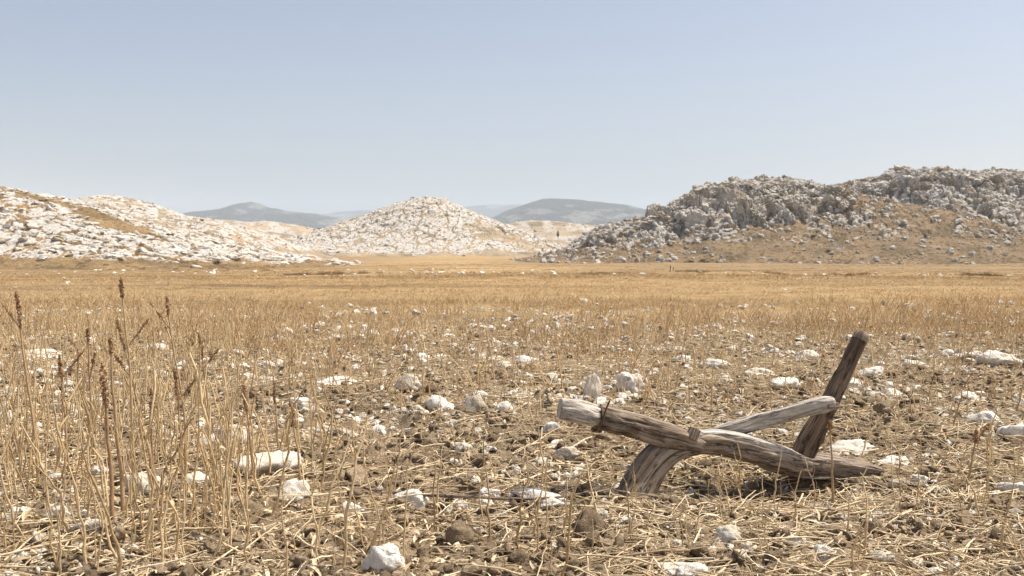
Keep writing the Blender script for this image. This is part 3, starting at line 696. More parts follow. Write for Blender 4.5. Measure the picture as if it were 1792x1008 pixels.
sweep('peg', [(1450, 711, 4.20, 6, .014, 2.2), (1462, 710, 4.215, 6.5, .016, 2.2), (1465, 710, 4.22, 6, .015, 2.2)], M_WOOD_SOLE, brace, O_PL, n=10, m=16, seed=8, rough=.1, round0=.5, round1=.6)
sweep('wedge', [(1209, 768, 4.105, 9, .018, 9), (1213, 759, 4.11, 9, .018, 9), (1217, 750, 4.115, 8, .017, 9)], M_WOOD_SOLE, plough, O_PL, n=12, m=24, seed=9, rough=.02, groove=.0004, round0=.1, round1=.05, roll=.6)
def beam_binding():
    c = P(1046, 729.5, 4.02) - O_PL; d = (P(1110, 746, 4.06) - P(998, 718, 3.99)).normalized()
    u = Vector((0, -1, 0)); u = (u - d * u.dot(d)).normalized(); w = d.cross(u)
    pts = []
    for k in range(26):
        t = 2 * math.pi * k / 25; r = 1 + 0.03 * math.sin(3 * t)
        pts.append(c + (w * math.cos(t) * .0515 + u * math.sin(t) * .0565) * r + d * (0.006 * math.sin(2 * t)))
    V, q = tube(pts, .0045, 8)
    B = Buf(); B.add(V, q)
    loop = [c + w * (.050 + .009 * math.sin(math.pi * k / 9)) + d * (-.016 + .032 * k / 9) + u * .012 for k in range(10)]
    V, q = tube(loop, .005, 7); B.add(V, q)
    V, q = tube([c + u * .060 + w * .02, c + u * .064 + w * -.015, c + u * .062 + w * -.05, c + u * .066 + w * -.085 + d * .004], [.004, .0045, .004, .003], 6); B.add(V, q)
    me = B.mesh('binding')
    me.attributes.new('grain', 'FLOAT_VECTOR', 'POINT')
    co = np.empty(len(me.vertices) * 3, np.float32); me.vertices.foreach_get('co', co); me.attributes['grain'].data.foreach_set('vector', co)
    tag(link('binding', me, M_WOOD_DARK, plough), 'dark twisted binding round the beam')
beam_binding()

# ------------------------------------------------------------------ stones lying on the field
def copy_mesh_obj(name, me): 
    o = bpy.data.objects.new(name, me); COL.objects.link(o); return o
def put_stone(name, meshes, k, x, y, w, h, dep=0.85, rz=0.0, sink=0.22, tilt=(0, 0)):
    me = meshes[k % len(meshes)]
    o = copy_mesh_obj(name, me)
    o.scale = (w, w * dep, h / me['h'])
    z = float(gz(np.array([x]), np.array([y]))[0])
    o.location = (x, y, z + h * (0.5 - sink)); o.rotation_euler = (tilt[0], tilt[1], rz)
    return o
HERO = [  # px, py (middle), width px, height px, what singles it out
    (505, 876, 78, 40, 'broad flat-topped grey-white stone in front of the dense stalks, beside a lying dark stick'),
    (258, 869, 64, 44, 'cracked white stone among tall stalks, second of three pale stones in a row'),
    (340, 856, 52, 32, 'squarish white stone just behind the cracked white stone among the stalks'),
    (672, 972, 70, 72, 'largest bright white stone at the bottom edge, below the lying stick'),
    (711, 860, 66, 46, 'smooth domed white stone touching the long lying stick'),
    (470, 824, 104, 48, 'long white slab with broken end among the stalks'),
    (405, 760, 68, 46, 'white slab tilted upright among stalks behind the long slab'),
    (407, 890, 30, 26, 'small angular white stone between the cracked stone and the flat-topped stone'),
    (770, 712, 46, 38, 'rounded white stone with shaded face, first of a row of three on bare soil'),
    (830, 714, 46, 40, 'jagged white stone, middle of a row of three on bare soil'),
    (883, 721, 30, 26, 'small rounded white stone, last of a row of three near the plough beam'),
    (1104, 672, 46, 36, 'angular grey-white stone behind the plough beam'),
    (916, 638, 50, 22, 'flat white stone in the open soil behind the row of three stones'),
    (882, 646, 32, 16, 'low white stone beside the flat white stone in the open soil'),
    (966, 760, 30, 26, 'small white stone under the bleached end of the plough beam'),
    (992, 796, 40, 26, 'grey stone on the straw below the plough beam'),
    (98, 928, 44, 30, 'grey-sided stone at the lower corner among lying stems'),
    (165, 945, 68, 30, 'long low white stone in front of the leftmost stalks'),
    (150, 925, 34, 26, 'white stone just behind the long low stone at the lower corner'),
    (716, 684, 42, 34, 'white-topped stone half buried in soil beyond the row of three'),
    (540, 720, 34, 20, 'small pale stone beside a brown seed spike'),
    (1268, 934, 56, 40, 'white stone with a shaded side in the straw below the plough foot'),
    (1450, 970, 54, 40, 'bright broken white stone in the straw near the bottom edge'),
    (1388, 946, 36, 22, 'greenish grey pebble-like stone in the straw below the plough'),
    (1722, 740, 54, 32, 'angular white stone with dark shadow beyond the plough tail'),
    (1776, 766, 48, 34, 'rounded stone cut by the picture edge beyond the plough tail'),
    (1748, 640, 66, 28, 'broad pale hump of stone at the edge of the stony belt'),
    (1372, 674, 48, 26, 'pale stone directly behind the plough brace'),
    (1492, 782, 72, 26, 'long flat white stone beside the foot of the plough handle'),
    (1566, 802, 60, 22, 'flat white stone beyond the tip of the plough sole'),
    (1540, 694, 44, 24, 'white stone just beyond the top of the plough brace'),
    (1562, 692, 40, 18, 'low flat stone paired with the one beyond the plough brace'),
    (945, 862, 92, 30, 'long dark grey flat stone in straw below the plough beam'),
    (852, 872, 30, 22, 'small rounded white stone at the end of the lying stick'),
    (600, 676, 86, 18, 'long pale stone lying flat in the soil beyond the brown seed spikes'),
    (68, 616, 70, 20, 'pale stone behind the tall seed spikes at the far edge'),
    (272, 606, 40, 18, 'small white stone seen between the seed heads'),
    (118, 716, 54, 22, 'flat white stone in the shade of the leftmost stalks'),
    (990, 714, 26, 18, 'small dull stone beside the bleached beam end'),
    (1250, 640, 46, 16, 'low white stone beyond the plough in the stony belt, beside a longer one'),
    (1330, 652, 50, 18, 'long low white stone beyond the plough brace in the stony belt'),
    (1270, 660, 36, 20, 'pale rounded stone standing before the two low ones beyond the plough'),
    (1195, 628, 36, 20, 'chalky stone in the stony belt straight behind the curved foot'),
    (1410, 622, 44, 20, 'white stone in the stony belt just before the plough handle top'),
    (1600, 640, 50, 20, 'flat white stone in the stony belt beyond the handle'),
    (1520, 660, 44, 18, 'flat white stone half hidden by straw beyond the handle'),
    (1690, 690, 46, 20, 'pale flat stone at the outer side of the stony belt'),
    (812, 796, 26, 16, 'tiny white stone on bare crumbly soil in the open'),
    (615, 890, 40, 24, 'pale stone partly under the lying stick'),
    (1340, 915, 26, 18, 'small white stone in straw below the plough sole'),
]
hero_xy = []
for i, (px, py, w, h, lab) in enumerate(HERO):
    x, y = on_ground(px, py + h * 0.38)
    k = y / F
    o = put_stone('stone', STONES, i * 5 + 2, x, y, w * k * 1.22, h * k * 1.14, 0.85, random.uniform(-.5, .5) + random.choice([0, math.pi]), 0.30, (random.uniform(-.15, .15), random.uniform(-.15, .15)))
    tag(o, lab, 'stone', 'pale stones scattered on the field'); hero_xy.append((x, y, w * k))
x, y = on_ground(1038, 706)
o = put_stone('stone', STONES, 4, x, y, .135, .20, 0.5, 0.3, 0.12)
tag(o, 'upright pale slab of stone standing behind the bleached beam end', 'stone', 'pale stones scattered on the field')
hero_xy = np.array(hero_xy)

def wedge_points(n, y0, y1, power=1.0, half=0.62, extra=1.3):
    """random ground positions over the strip y0..y1 in front of us, density falling with distance by power"""
    u = RNG.random(n)
    e = 2.0 - power
    y = (y0 ** e + u * (y1 ** e - y0 ** e)) ** (1 / e) if abs(e) > 1e-6 else y0 * (y1 / y0) ** u
    x = RNG.uniform(-1, 1, n) * (half * y + extra)
    return x, y
MARKS = [('the cracked white stone', 258, 869), ('the broad flat-topped stone', 505, 876), ('the largest white stone', 672, 972), ('the domed white stone', 711, 860), ('the long white slab', 470, 824),
         ('the tilted white slab', 405, 760), ('the row of three white stones', 828, 714), ('the angular stone behind the beam', 1104, 672), ('the flat white stone in open soil', 916, 638),
         ('the bleached beam end', 985, 720), ('the curved plough foot', 1110, 850), ('the plough sole', 1480, 830), ('the plough brace', 1350, 730), ('the plough handle top', 1506, 600), ('the long dark flat stone', 945, 862),
         ('the big brown clod', 1028, 915), ('the shaded white stone in straw', 1268, 934), ('the bright broken stone in straw', 1450, 970), ('the angular stone past the sole', 1722, 740), ('the pale stone hump', 1748, 640),
         ('the long low corner stone', 165, 945), ('the outermost tall dock', 50, 700), ('the tallest dock spike', 228, 680), ('the last brown dock spike', 520, 780), ('the forked dock', 315, 690),
         ('the stubble edge behind the docks', 250, 585), ('the stubble edge in mid field', 700, 585), ('the stubble edge past the beam', 1100, 585), ('the stubble edge past the handle', 1600, 585),
         ('the half buried stone', 716, 684), ('the lone reddish spike', 1455, 800), ('the bottom edge at the corner', 60, 1000), ('the bottom edge before the plough', 1150, 1000), ('the bottom edge past the plough', 1680, 960), ('the bottom edge before the docks', 380, 1000)]
ORD = ['first', 'second', 'third', 'fourth', 'fifth', 'sixth', 'seventh', 'eighth', 'ninth', 'tenth'] + ['%sth' % w for w in ('eleven', 'twelf', 'thirteen', 'fourteen', 'fifteen', 'sixteen', 'seventeen', 'eighteen', 'nineteen')]
ORD += ['twentieth'] + ['twenty-' + w for w in ORD[:9]] + ['thirtieth'] + ['thirty-' + w for w in ORD[:9]] + ['fortieth'] + ['forty-' + w for w in ORD[:9]]
TODO = []
def later(o, base, cat, group, px, py): TODO.append((o, base, cat, group, float(px), float(py)))
def label_all():
    by = {}
    for o, base, cat, group, px, py in TODO:
        mk = min(MARKS, key=lambda m: math.hypot(m[1] - px, (m[2] - py) * 1.4))
        by.setdefault((base + ' near ' + mk[0], cat, group), []).append((px, o))
    for (lab, cat, group), v in by.items():
        v.sort(key=lambda t: t[0])
        for k, (_, o) in enumerate(v):
            tag(o, lab if len(v) == 1 else '%s, %s from left' % (lab, ORD[k] if k < len(ORD) else 'last'), cat, group)
def zone(px, D):
    if D > 6.2: return ('in the stony belt before the golden stubble, ' + ('behind the tall seed spikes' if px < 600 else 'straight ahead in the open' if px < 1080 else 'beyond the plough'))
    if px < 560: return 'on the soil between the tall dry stalks'
    if px < 960: return 'on the bare soil between the stalks and the plough'
    return 'in the straw around and below the plough' if D < 4.4 else 'on the soil close behind the plough'
# pale stones: the largest in view one by one
x, y = wedge_points(10500, 2.7, 17, 0.8)
sz = 0.022 + 0.125 * RNG.random(10500) ** 2.6
px, py = proj(x, y, 0 * x)
dens = sstep(-0.45, 0.6, fbm2(x / 1.1, y / 1.1, 2, 123)) * (0.26 + 0.75 * sstep(4.8, 6.5, y) + 0.45 * sstep(0.3, 2.5, x)) * (1 - 0.75 * sstep(12, 16, y))
ok = RNG.random(10500) < dens
for hx, hy, hw in hero_xy: ok &= np.hypot(x - hx, y - hy) > hw * 0.5 + sz * 0.6
x, y, sz, px, py = x[ok], y[ok], sz[ok], px[ok], py[ok]
order = np.argsort(-(sz / y) * ((px > 0) & (px < 1792)))
SIZE = lambda s: 'larger pale stone' if s > .11 else 'fist-sized pale stone' if s > .07 else 'small pale stone'
NST = 240
for i in order[:NST]:
    h = sz[i] * random.uniform(.32, .6)
    o = put_stone('stone', STONES, random.randrange(99), x[i], y[i], sz[i], h, random.uniform(.65, 1), random.uniform(0, 6.28), random.uniform(.2, .35), (random.uniform(-.3, .3), random.uniform(-.3, .3)))
    later(o, SIZE(sz[i]), 'stone', 'pale stones scattered on the field', px[i], py[i])
rest = order[NST:]
def stuff_lumps(name, x, y, sz, meshes, coll, sink=(.15, .35), flat=1.0, tilt=.5):
    n = len(x); idx = RNG.integers(0, len(meshes), n)
    scl = np.stack([sz * RNG.uniform(.8, 1.2, n), sz * RNG.uniform(.8, 1.2, n), sz * RNG.uniform(.75, 1.15, n) * flat], 1)
    hh = np.array([m['h'] for m in meshes])[idx] * scl[:, 2]
    loc = np.stack([x, y, gz(x, y) + hh * (0.5 - RNG.uniform(*sink, n))], 1)
    rot = np.stack([RNG.normal(0, tilt, n), RNG.normal(0, tilt, n), RNG.uniform(0, 6.28, n)], 1)
    return scatter(name, loc, rot, scl, idx, coll)
C_STONE = source_collection('stone_shapes', STONES); C_CLOD = source_collection('clod_shapes', CLODS)
xp, yp = wedge_points(56000, 2.4, 16, 1.05); sp_ = 0.007 + 0.050 * RNG.random(56000) ** 3.0
kp = RNG.random(56000) < sstep(-0.6, 0.8, fbm2(xp / .7, yp / .7, 2, 133))
stuff_lumps('pebbles', np.concatenate([x[rest], xp[kp]]), np.concatenate([y[rest], yp[kp]]), np.concatenate([sz[rest], sp_[kp]]), STONES, C_STONE)

# soil clods
HEROCLOD = [(1028, 915, 64, 46, 'large brown clod of earth in the straw below the plough beam'), (803, 925, 46, 40, 'rounded brown clod on the soil near the bottom edge'),
            (625, 833, 64, 30, 'broad brown clod beside the lying stick, on open soil'), (690, 838, 40, 24, 'brown clod next to the domed white stone'),
            (655, 690, 32, 22, 'dark brown clod on the soil behind the stalks'), (1550, 725, 44, 26, 'dark reddish clod of earth just beyond the plough handle'),
            (760, 690, 30, 22, 'brown clod behind the row of three white stones'), (960, 700, 30, 18, 'low brown clod close to the bleached beam end')]
for i, (px_, py_, w, h, lab) in enumerate(HEROCLOD):
    cx, cy = on_ground(px_, py_ + h * 0.35); k = cy / F
    tag(put_stone('soil_clod', CLODS, i, cx, cy, w * k * 1.1, h * k * 1.2, .9, random.uniform(0, 6), .25), lab, 'soil clod', 'clods of dry earth')
xc, yc = wedge_points(95000, 2.4, 13, 1.35); sc_ = 0.009 + 0.062 * RNG.random(95000) ** 5.0
pc, qc = proj(xc, yc, 0 * xc)
kc = RNG.random(95000) < sstep(-1.0, 0.4, fbm2(xc / .9, yc / .9, 2, 143))
xc, yc, sc_, pc, qc = xc[kc], yc[kc], sc_[kc], pc[kc], qc[kc]
oc = np.argsort(-(sc_ / yc) * ((pc > 0) & (pc < 1792)))
for i in oc[:130]:
    o = put_stone('soil_clod', CLODS, random.randrange(99), xc[i], yc[i], sc_[i], sc_[i] * random.uniform(.55, .8), random.uniform(.75, 1), random.uniform(0, 6.28), .3)
    later(o, 'brown clod of dry earth', 'soil clod', 'clods of dry earth', pc[i], qc[i])
r_ = oc[130:]
stuff_lumps('soil_crumbs', xc[r_], yc[r_], sc_[r_], CLODS, C_CLOD)

# ------------------------------------------------------------------ dry stalks
def stalk_mesh(name, seed, H, lean, r0, fork, mat, leaf=0):
    rg = np.random.default_rng(seed); B = Buf()
    n = 10; t = np.linspace(0, 1, n)
    a = rg.uniform(0, 6.28); kink = np.cumsum(rg.normal(0, .016, (n, 2)), 0) * H
    kk = rg.integers(3, 8); kd = rg.normal(0, .22, 2)
    bend = np.stack([np.cos(a) * lean * H * t ** 1.5, np.sin(a) * lean * H * t ** 1.5], 1) + kink + np.maximum(t - t[kk], 0)[:, None] * kd[None] * H
    pts = np.column_stack([bend, H * t - 0.02])
    rad = r0 * (1 - 0.55 * t); rad[rg.integers(2, 9, 3)] *= 1.35
    V, q = tube(pts, rad, 6); B.add(V, q, 0.0)
    for k in range(fork):
        i = rg.integers(3, n - 2); L = rg.uniform(.12, .35) * H; b = rg.uniform(0, 6.28)
        s = np.linspace(0, 1, 5)[:, None]
        d = np.array([np.cos(b) * .45, np.sin(b) * .45, .85])
        V, q = tube(pts[i] + s * L * d + s ** 2 * L * np.array([-.2 * np.cos(b), -.2 * np.sin(b), .1]), r0 * .55 * (1 - .5 * s[:, 0]), 5); B.add(V, q, 0.08)
    for k in range(leaf):
        i = rg.integers(1, n - 2); L = rg.uniform(.06, .16); b = rg.uniform(0, 6.28); w = rg.uniform(.006, .013)
        s = np.linspace(0, 1, 6)
        d = np.array([np.cos(b), np.sin(b), 0]); sd = np.array([-np.sin(b), np.cos(b), 0])
        c = pts[i] + s[:, None] * L * d * .6 + np.array([0, 0, 1]) * (0.5 * L * s - 1.0 * L * s ** 2)[:, None]
        tw = np.cos(s * rg.uniform(1, 4))[:, None] * sd + np.sin(s * 3)[:, None] * np.array([0, 0, 1])
        ww = (w * np.sin(np.pi * np.clip(s * .85 + .12, 0, 1)))[:, None]
        V = np.stack([c - tw * ww, c + tw * ww], 1).reshape(-1, 3); B.add(V, grid_faces(6, 2), 0.25)
    me = B.mesh(name); me.materials.append(mat); return me
STALKS = [stalk_mesh('dry_stalk', 500 + i, 1.0 * random.uniform(.85, 1.1), random.uniform(.0, .22), random.uniform(.0075, .0125), random.choice([0, 0, 1, 2]), M_STRAW, random.choice([0, 1, 2, 3])) for i in range(26)]
def stalk_field():
    out = []
    spec = [(205, -10, 600, 2.75, 7.0, .15, .48), (24, 600, 980, 2.8, 7.5, .16, .40), (26, 980, 1420, 3.0, 4.1, .10, .24), (30, 1420, 1800, 2.9, 7.0, .16, .42)]
    for n, p0, p1, d0, d1, h0, h1 in spec:
        c = 0
        while c < n:
            cpx = random.uniform(p0, p1); cD = d0 * (d1 / d0) ** random.random()
            for _ in range(random.randint(1, 3)):                     # small tufts of stalks
                D = cD * random.uniform(.97, 1.03); px_ = cpx + random.gauss(0, 16)
                if c >= n or not (p0 - 20 <= px_ <= p1 + 20): continue
                X = (px_ - 896) / F * D
                H = random.uniform(h0, h1) * (1.0 if D < 5 else .85)
                out.append((X, D, H, px_)); c += 1
    return out
SF = stalk_field()
# hand-placed ones that stand out
for bx, by, tx, ty in [(205, 945, 190, 640), (168, 830, 150, 600), (288, 930, 262, 610), (372, 885, 325, 585), (470, 920, 425, 640), (557, 960, 520, 720), (545, 850, 500, 690), (600, 1000, 575, 880), (703, 1000, 680, 770), (760, 900, 735, 760), (925, 850, 920, 780), (690, 870, 672, 710), (1425, 880, 1392, 780), (1240, 875, 1215, 800), (1690, 930, 1655, 800), (1730, 900, 1715, 830)]:
    X, D = on_ground(bx, by); H = (by - ty) * D / F
    SF.append((X, D, H, bx))
random.seed(31)
for X, D, H, px_ in SF:
    me = random.choice(STALKS); o = copy_mesh_obj('dry_stalk', me)
    w = min(1.0, .45 + .4 * H) * random.uniform(1.0, 1.75)
    o.scale = (H ** .5 * w * .75, H ** .5 * w * .75, H)
    o.location = (X, D, float(gz(np.array([X]), np.array([D]))[0])); o.rotation_euler = (random.gauss(0, .10), random.gauss(0, .11), random.uniform(0, 6.28))
    tall = 'tall' if H > .45 else 'knee-high' if H > .28 else 'short'
    later(o, tall + ' bare straw-coloured stalk rooted', 'dry stalk', 'bare dry stalks standing on the field', px_, proj(X, D, 0.0)[1])
label_all()

# dock plants: brown seed spikes on stiff stems
def seed_spike(seed, L, W, axis_pts):
    rg = np.random.default_rng(seed); B = Buf(); n = int(420 * L / .28)
    ap = np.asarray(axis_pts); tt = rg.random(n)
    i = np.clip((tt * (len(ap) - 1)).astype(int), 0, len(ap) - 2); f = tt * (len(ap) - 1) - i
    c = ap[i] * (1 - f)[:, None] + ap[i + 1] * f[:, None]
    lump = 0.75 + 0.45 * vn2(tt * rg.uniform(7, 14) + seed, tt * 0, seed)
    rr = W * np.sqrt(rg.random(n)) * (np.sin(np.pi * np.clip(tt * .9 + .08, 0, 1)) ** .6) * lump
    an = rg.uniform(0, 6.28, n)
    c = c + np.stack([np.cos(an) * rr, np.sin(an) * rr, rg.normal(0, .004, n)], 1)
    u = rg.normal(size=(n, 3)); u /= np.linalg.norm(u, axis=1)[:, None]; v = np.cross(u, rg.normal(size=(n, 3))); v /= np.linalg.norm(v, axis=1)[:, None]
    s = rg.uniform(.003, .007, n)[:, None]
    V = np.stack([c - u * s, c + v * s * .7, c + u * s, c - v * s * .7 + np.cross(u, v) * s * .5], 1).reshape(-1, 3)
    B.add(V, np.arange(4 * n).reshape(-1, 4)); B.A[-1] = np.repeat(rg.random(n), 4)
    me = B.mesh('seed_head', False); me.materials.append(M_DOCK); return me
DOCK = [  # base px,py ; top px,py ; spike length fraction ; side spikes ; label
    (70, 880, 32, 508, .20, 1, 'tall dry dock with rusty seed spike, outermost beside the frame edge'),
    (238, 860, 217, 488, .13, 0, 'tallest dry dock, slim straight rusty spike against the far field'),
    (330, 850, 300, 516, .10, 2, 'forked dry dock with a small ragged seed head at its tip'),
    (215, 935, 196, 588, .12, 0, 'thick brown dock stem with narrow rusty spike in the middle of the stalks'),
    (200, 960, 188, 640, .30, 0, 'stout dark brown dock with long spike standing low among the stalks'),
    (322, 860, 310, 636, .34, 1, 'dark clustered dock head at the middle of the stalk stand'),
    (441, 870, 430, 676, .34, 0, 'brown dock with blunt spike at the open side of the stand'),
    (528, 860, 514, 692, .36, 0, 'short brown dock spike, last one before the open soil'),
    (268, 900, 262, 690, .22, 0, 'short dark dock spike hidden deep among the stalks'),
    (122, 860, 114, 624, .22, 1, 'ragged dark dock head behind the outermost stalks'),
    (270, 850, 205, 552, .20, 2, 'leaning dock with drooping rusty side spikes'),
    (372, 820, 350, 580, .18, 1, 'slender dock with dark ragged tip toward the stubble'),
    (160, 820, 158, 560, .16, 2, 'dock with several short dark side spikes'),
    (490, 800, 484, 660, .30, 0, 'small pale brown dock spike near the open soil'),
    (1458, 880, 1452, 705, .16, 0, 'lone reddish seed spike standing beside the plough handle'),
    (1690, 860, 1700, 730, .20, 1, 'small dark dock beyond the plough tail'),
]
for i, (bx, by, tx, ty, fr, side, lab) in enumerate(DOCK):
    X, D = on_ground(bx, by); H = (by - ty) * D / F * .95; X2 = (tx - bx) * D / F
    root = bpy.data.objects.new('dock_plant', None); COL.objects.link(root)
    root.location = (X, D, float(gz(np.array([X]), np.array([D]))[0]))
    tag(root, lab, 'dock plant', 'dry docks with brown seed spikes')
    t = np.linspace(0, 1, 12); rg = np.random.default_rng(900 + i)
    pts = np.column_stack([X2 * t ** 1.3 + np.cumsum(rg.normal(0, .0022, 12)), np.cumsum(rg.normal(0, .003, 12)), H * t - .02])
    B = Buf(); V, q = tube(pts, (.0062 if i not in (3, 4) else .0085) * (1 - .6 * t), 7); B.add(V, q)
    sides = []
    for k in range(side):
        j = int(rg.integers(6, 10)); a = rg.uniform(0, 6.28) if k else (0.3 if i % 2 else 2.8); L = rg.uniform(.10, .2) * H + .05; s = np.linspace(0, 1, 6)[:, None]
        d = np.array([np.cos(a) * .6, np.sin(a) * .3, .75]); sp2 = pts[j] + s * L * d
        V, q = tube(sp2, .003, 5); B.add(V, q, .1); sides.append(sp2[2:])
    me = B.mesh('stem'); me.materials.append(M_DOCKSTEM); link('stem', me, None, root)
    n0 = max(2, int(round(9 * fr)) + 1); ap = pts[-n0:] if n0 >= 2 else pts[-2:]
    link('seed_head', seed_spike(950 + i, fr * H + .02, .0115, ap), None, root)
    for k, sp2 in enumerate(sides): link('seed_head', seed_spike(1000 + i * 4 + k, .05, .009, sp2), None, root)

# the long dead stick lying across the foreground
def dead_branch():
    pts = [on_ground(a, b) for a, b in [(560, 874), (610, 869), (650, 868), (700, 872), (760, 880), (830, 884), (900, 884), (985, 880), (1030, 874)]]
    zz = gz(np.array([p[0] for p in pts]), np.array([p[1] for p in pts]))
    K = np.array([[p[0], p[1], max(z, .0) + .028 + .006 * math.sin(i * 1.7), 1] for i, (p, z) in enumerate(zip(pts, zz))]); S, t = catmull(K, 40)
    r = np.interp(np.linspace(0, 1, 40), [0, .12, .25, .45, .8, 1], [.003, .005, .0085, .008, .005, .0025])
    V, q = tube(S[:, :3], r, 9); B = Buf(); B.add(V, q)
    s = np.linspace(0, 1, 6)[:, None]; V, q = tube(S[22, :3] + s * np.array([.10, -.05, .03]), .004 * (1 - .6 * s[:, 0]), 6); B.add(V, q)
    me = B.mesh('dead_branch'); G = me.attributes.new('grain', 'FLOAT_VECTOR', 'POINT'); co = np.empty(len(me.vertices) * 3, np.float32); me.vertices.foreach_get('co', co)
    co = co.reshape(-1, 3)[:, [1, 2, 0]].copy(); G.data.foreach_set('vector', co.ravel())
    tag(link('dead_branch', me, M_WOOD_SOLE), 'long thin greyish stick lying across the soil in front of the domed stone', 'stick')
dead_branch()

# ------------------------------------------------------------------ straw litter, chaff, stubble
def straw_mesh(seed, L, r, curl):
    rg = np.random.default_rng(seed); n = 9; s = np.linspace(-.5, .5, n)
    pts = np.column_stack([s * L, curl * L * (s ** 2 * 2 - .25) + rg.normal(0, .003, n) * L * 2, .006 * np.sin(s * 5 + rg.uniform(0, 6)) + rg.normal(0, .0015, n)])
    B = Buf(); V, q = tube(pts, r * (1 - .5 * (s + .5)) * rg.uniform(.8, 1.25, n), 5); B.add(V, q)
    if rg.random() < .4:
        j = rg.integers(3, 7); a = rg.choice([-1, 1]); q_ = np.linspace(0, 1, 4)[:, None]
        V, q = tube(pts[j] + q_ * L * .3 * np.array([.75, a * .6, .15]), r * .6, 4); B.add(V, q, .1)
    me = B.mesh('straw'); me.materials.append(M_LITTER); return me
def chaff_mesh(seed):
    rg = np.random.default_rng(seed); n = 6; s = np.linspace(0, 1, n); L = rg.uniform(.02, .075); w = rg.uniform(.0018, .006)
    c = np.column_stack([s * L - L / 2, rg.normal(0, .2) * L * s ** 2, .25 * L * np.sin(s * rg.uniform(2, 6)) * rg.uniform(.2, 1)])
    tw = s * rg.uniform(-2.5, 2.5); ww = (w * np.sin(np.pi * np.clip(.1 + s * .85, 0, 1)))[:, None]
    d = np.column_stack([0 * s, np.cos(tw), np.sin(tw)])
    V = np.stack([c - d * ww, c, c + d * ww], 1); V[:, 1, 2] -= .25 * ww[:, 0]
    B = Buf(); B.add(V.reshape(-1, 3), grid_faces(n, 3)); me = B.mesh('chaff'); me.materials.append(M_LITTER); return me
STRAWS = [straw_mesh(600 + i, random.uniform(.10, .46), random.uniform(.0016, .0038), random.uniform(-.22, .22) * random.random() ** 2) for i in range(20)]
CHAFF = [chaff_mesh(700 + i) for i in range(14)]
def lay(name, x, y, coll, nmesh, lift, tilt, s0, s1):
    n = len(x); loc = np.stack([x, y, gz(x, y) + RNG.uniform(*lift, n)], 1)
    rot = np.stack([RNG.normal(0, tilt, n), RNG.normal(0, tilt, n), RNG.uniform(0, 6.28, n)], 1)
    sc = RNG.uniform(s0, s1, n)[:, None] * np.ones((1, 3))
    return scatter(name, loc, rot, sc, RNG.integers(0, nmesh, n), coll)
x, y = wedge_points(36000, 2.4, 13, 1.15); px, py = proj(x, y, 0 * x)
d = 0.34 + 0.5 * sstep(900, 1150, px) * (1 - sstep(5.0, 6.5, y)) + 0.35 * np.exp(-(((px - 1200) / 330) ** 2 + ((y - 3.9) / .6) ** 2)) + .12 * (1 - sstep(300, 600, px)) + 0.25 * fbm2(x / .8, y / .8, 2, 153)
k = RNG.random(36000) < d
lay('straw_litter', x[k], y[k], source_collection('straw_shapes', STRAWS), len(STRAWS), (.006, .030), .11, .4, 1.2)
x, y = wedge_points(80000, 2.4, 13, 1.1)
k = RNG.random(80000) < 0.55 + 0.4 * fbm2(x / .6, y / .6, 2, 163)
lay('chaff_litter', x[k], y[k], source_collection('chaff_shapes', CHAFF), len(CHAFF), (.003, .018), .35, .6, 1.3)
x, y = wedge_points(5600, 2.9, 13, 0.9); px, py = proj(x, y, 0 * x)
k = RNG.random(5600) < .10 + .7 * sstep(6, 10, y) + .5 * (1 - sstep(350, 660, px))
x, y = x[k], y[k]; n = len(x)
hh = RNG.uniform(.10, .32, n) * (1 + .55 * (1 - sstep(300, 620, px[k])))
scatter('thin_standing_stalks', np.stack([x, y, gz(x, y)], 1), np.stack([RNG.normal(0, .13, n), RNG.normal(0, .13, n), RNG.uniform(0, 6.28, n)], 1),
        np.stack([hh ** .5 * .62, hh ** .5 * .62, hh], 1), RNG.integers(0, len(STALKS), n), source_collection('stalk_shapes', STALKS))
def clump_mesh(seed, n, R, H, r, mat):
    rg = np.random.default_rng(seed); B = Buf()
    for _ in range(n):
        a, b = rg.uniform(0, 6.28), R * math.sqrt(rg.random()); h = H * rg.uniform(.25, 1.15); l = rg.normal(0, .30, 2) * h
        s = np.linspace(0, 1, 4)
        pts = np.column_stack([math.cos(a) * b + l[0] * s ** 1.4, math.sin(a) * b + l[1] * s ** 1.4, h * s - .02])
        V, q = tube(pts, r * (1 - .5 * s) * rg.uniform(.7, 1.3), 3); B.add(V, q, rg.random() * .35)
    me = B.mesh('stubble_tuft'); me.materials.append(mat); return me
TUFT = [clump_mesh(800 + i, 10, .22, .27, .0048, M_STUBBLE) for i in range(10)]
TUFT2 = [clump_mesh(820 + i, 26, .42, .22, .007, M_FARSTUB) for i in range(6)]
WEED = [clump_mesh(840 + i, 60, .30, .22, .008, M_WEED) for i in range(6)]
def stand(name, x, y, meshes, coll, s0, s1, hz=None):
    n = len(x); s = RNG.uniform(s0, s1, n); h = s if hz is None else s * hz
    scatter(name, np.stack([x, y, gz(x, y)], 1), np.stack([RNG.normal(0, .06, n), RNG.normal(0, .06, n), RNG.uniform(0, 6.28, n)], 1), np.stack([s, s, h], 1), RNG.integers(0, len(meshes), n), coll)
x, y = wedge_points(19000, 6.0, 44, 1.1)
k = RNG.random(19000) < (0.10 + .90 * sstep(7.5, 17, y + 2.2 * fbm2(x / 2.5, y / 2.5, 2, 173))) * (.25 + .75 * sstep(-.4, .35, fbm2(x / 3, y / 1.6, 2, 183)))
stand('golden_stubble', x[k], y[k], TUFT, source_collection('tuft_shapes', TUFT), .6, 1.25, (1 - .72 * sstep(10, 22, y[k])) * RNG.uniform(.6, 1.1, k.sum()))
x, y = wedge_points(20000, 36, 215, 0.9)
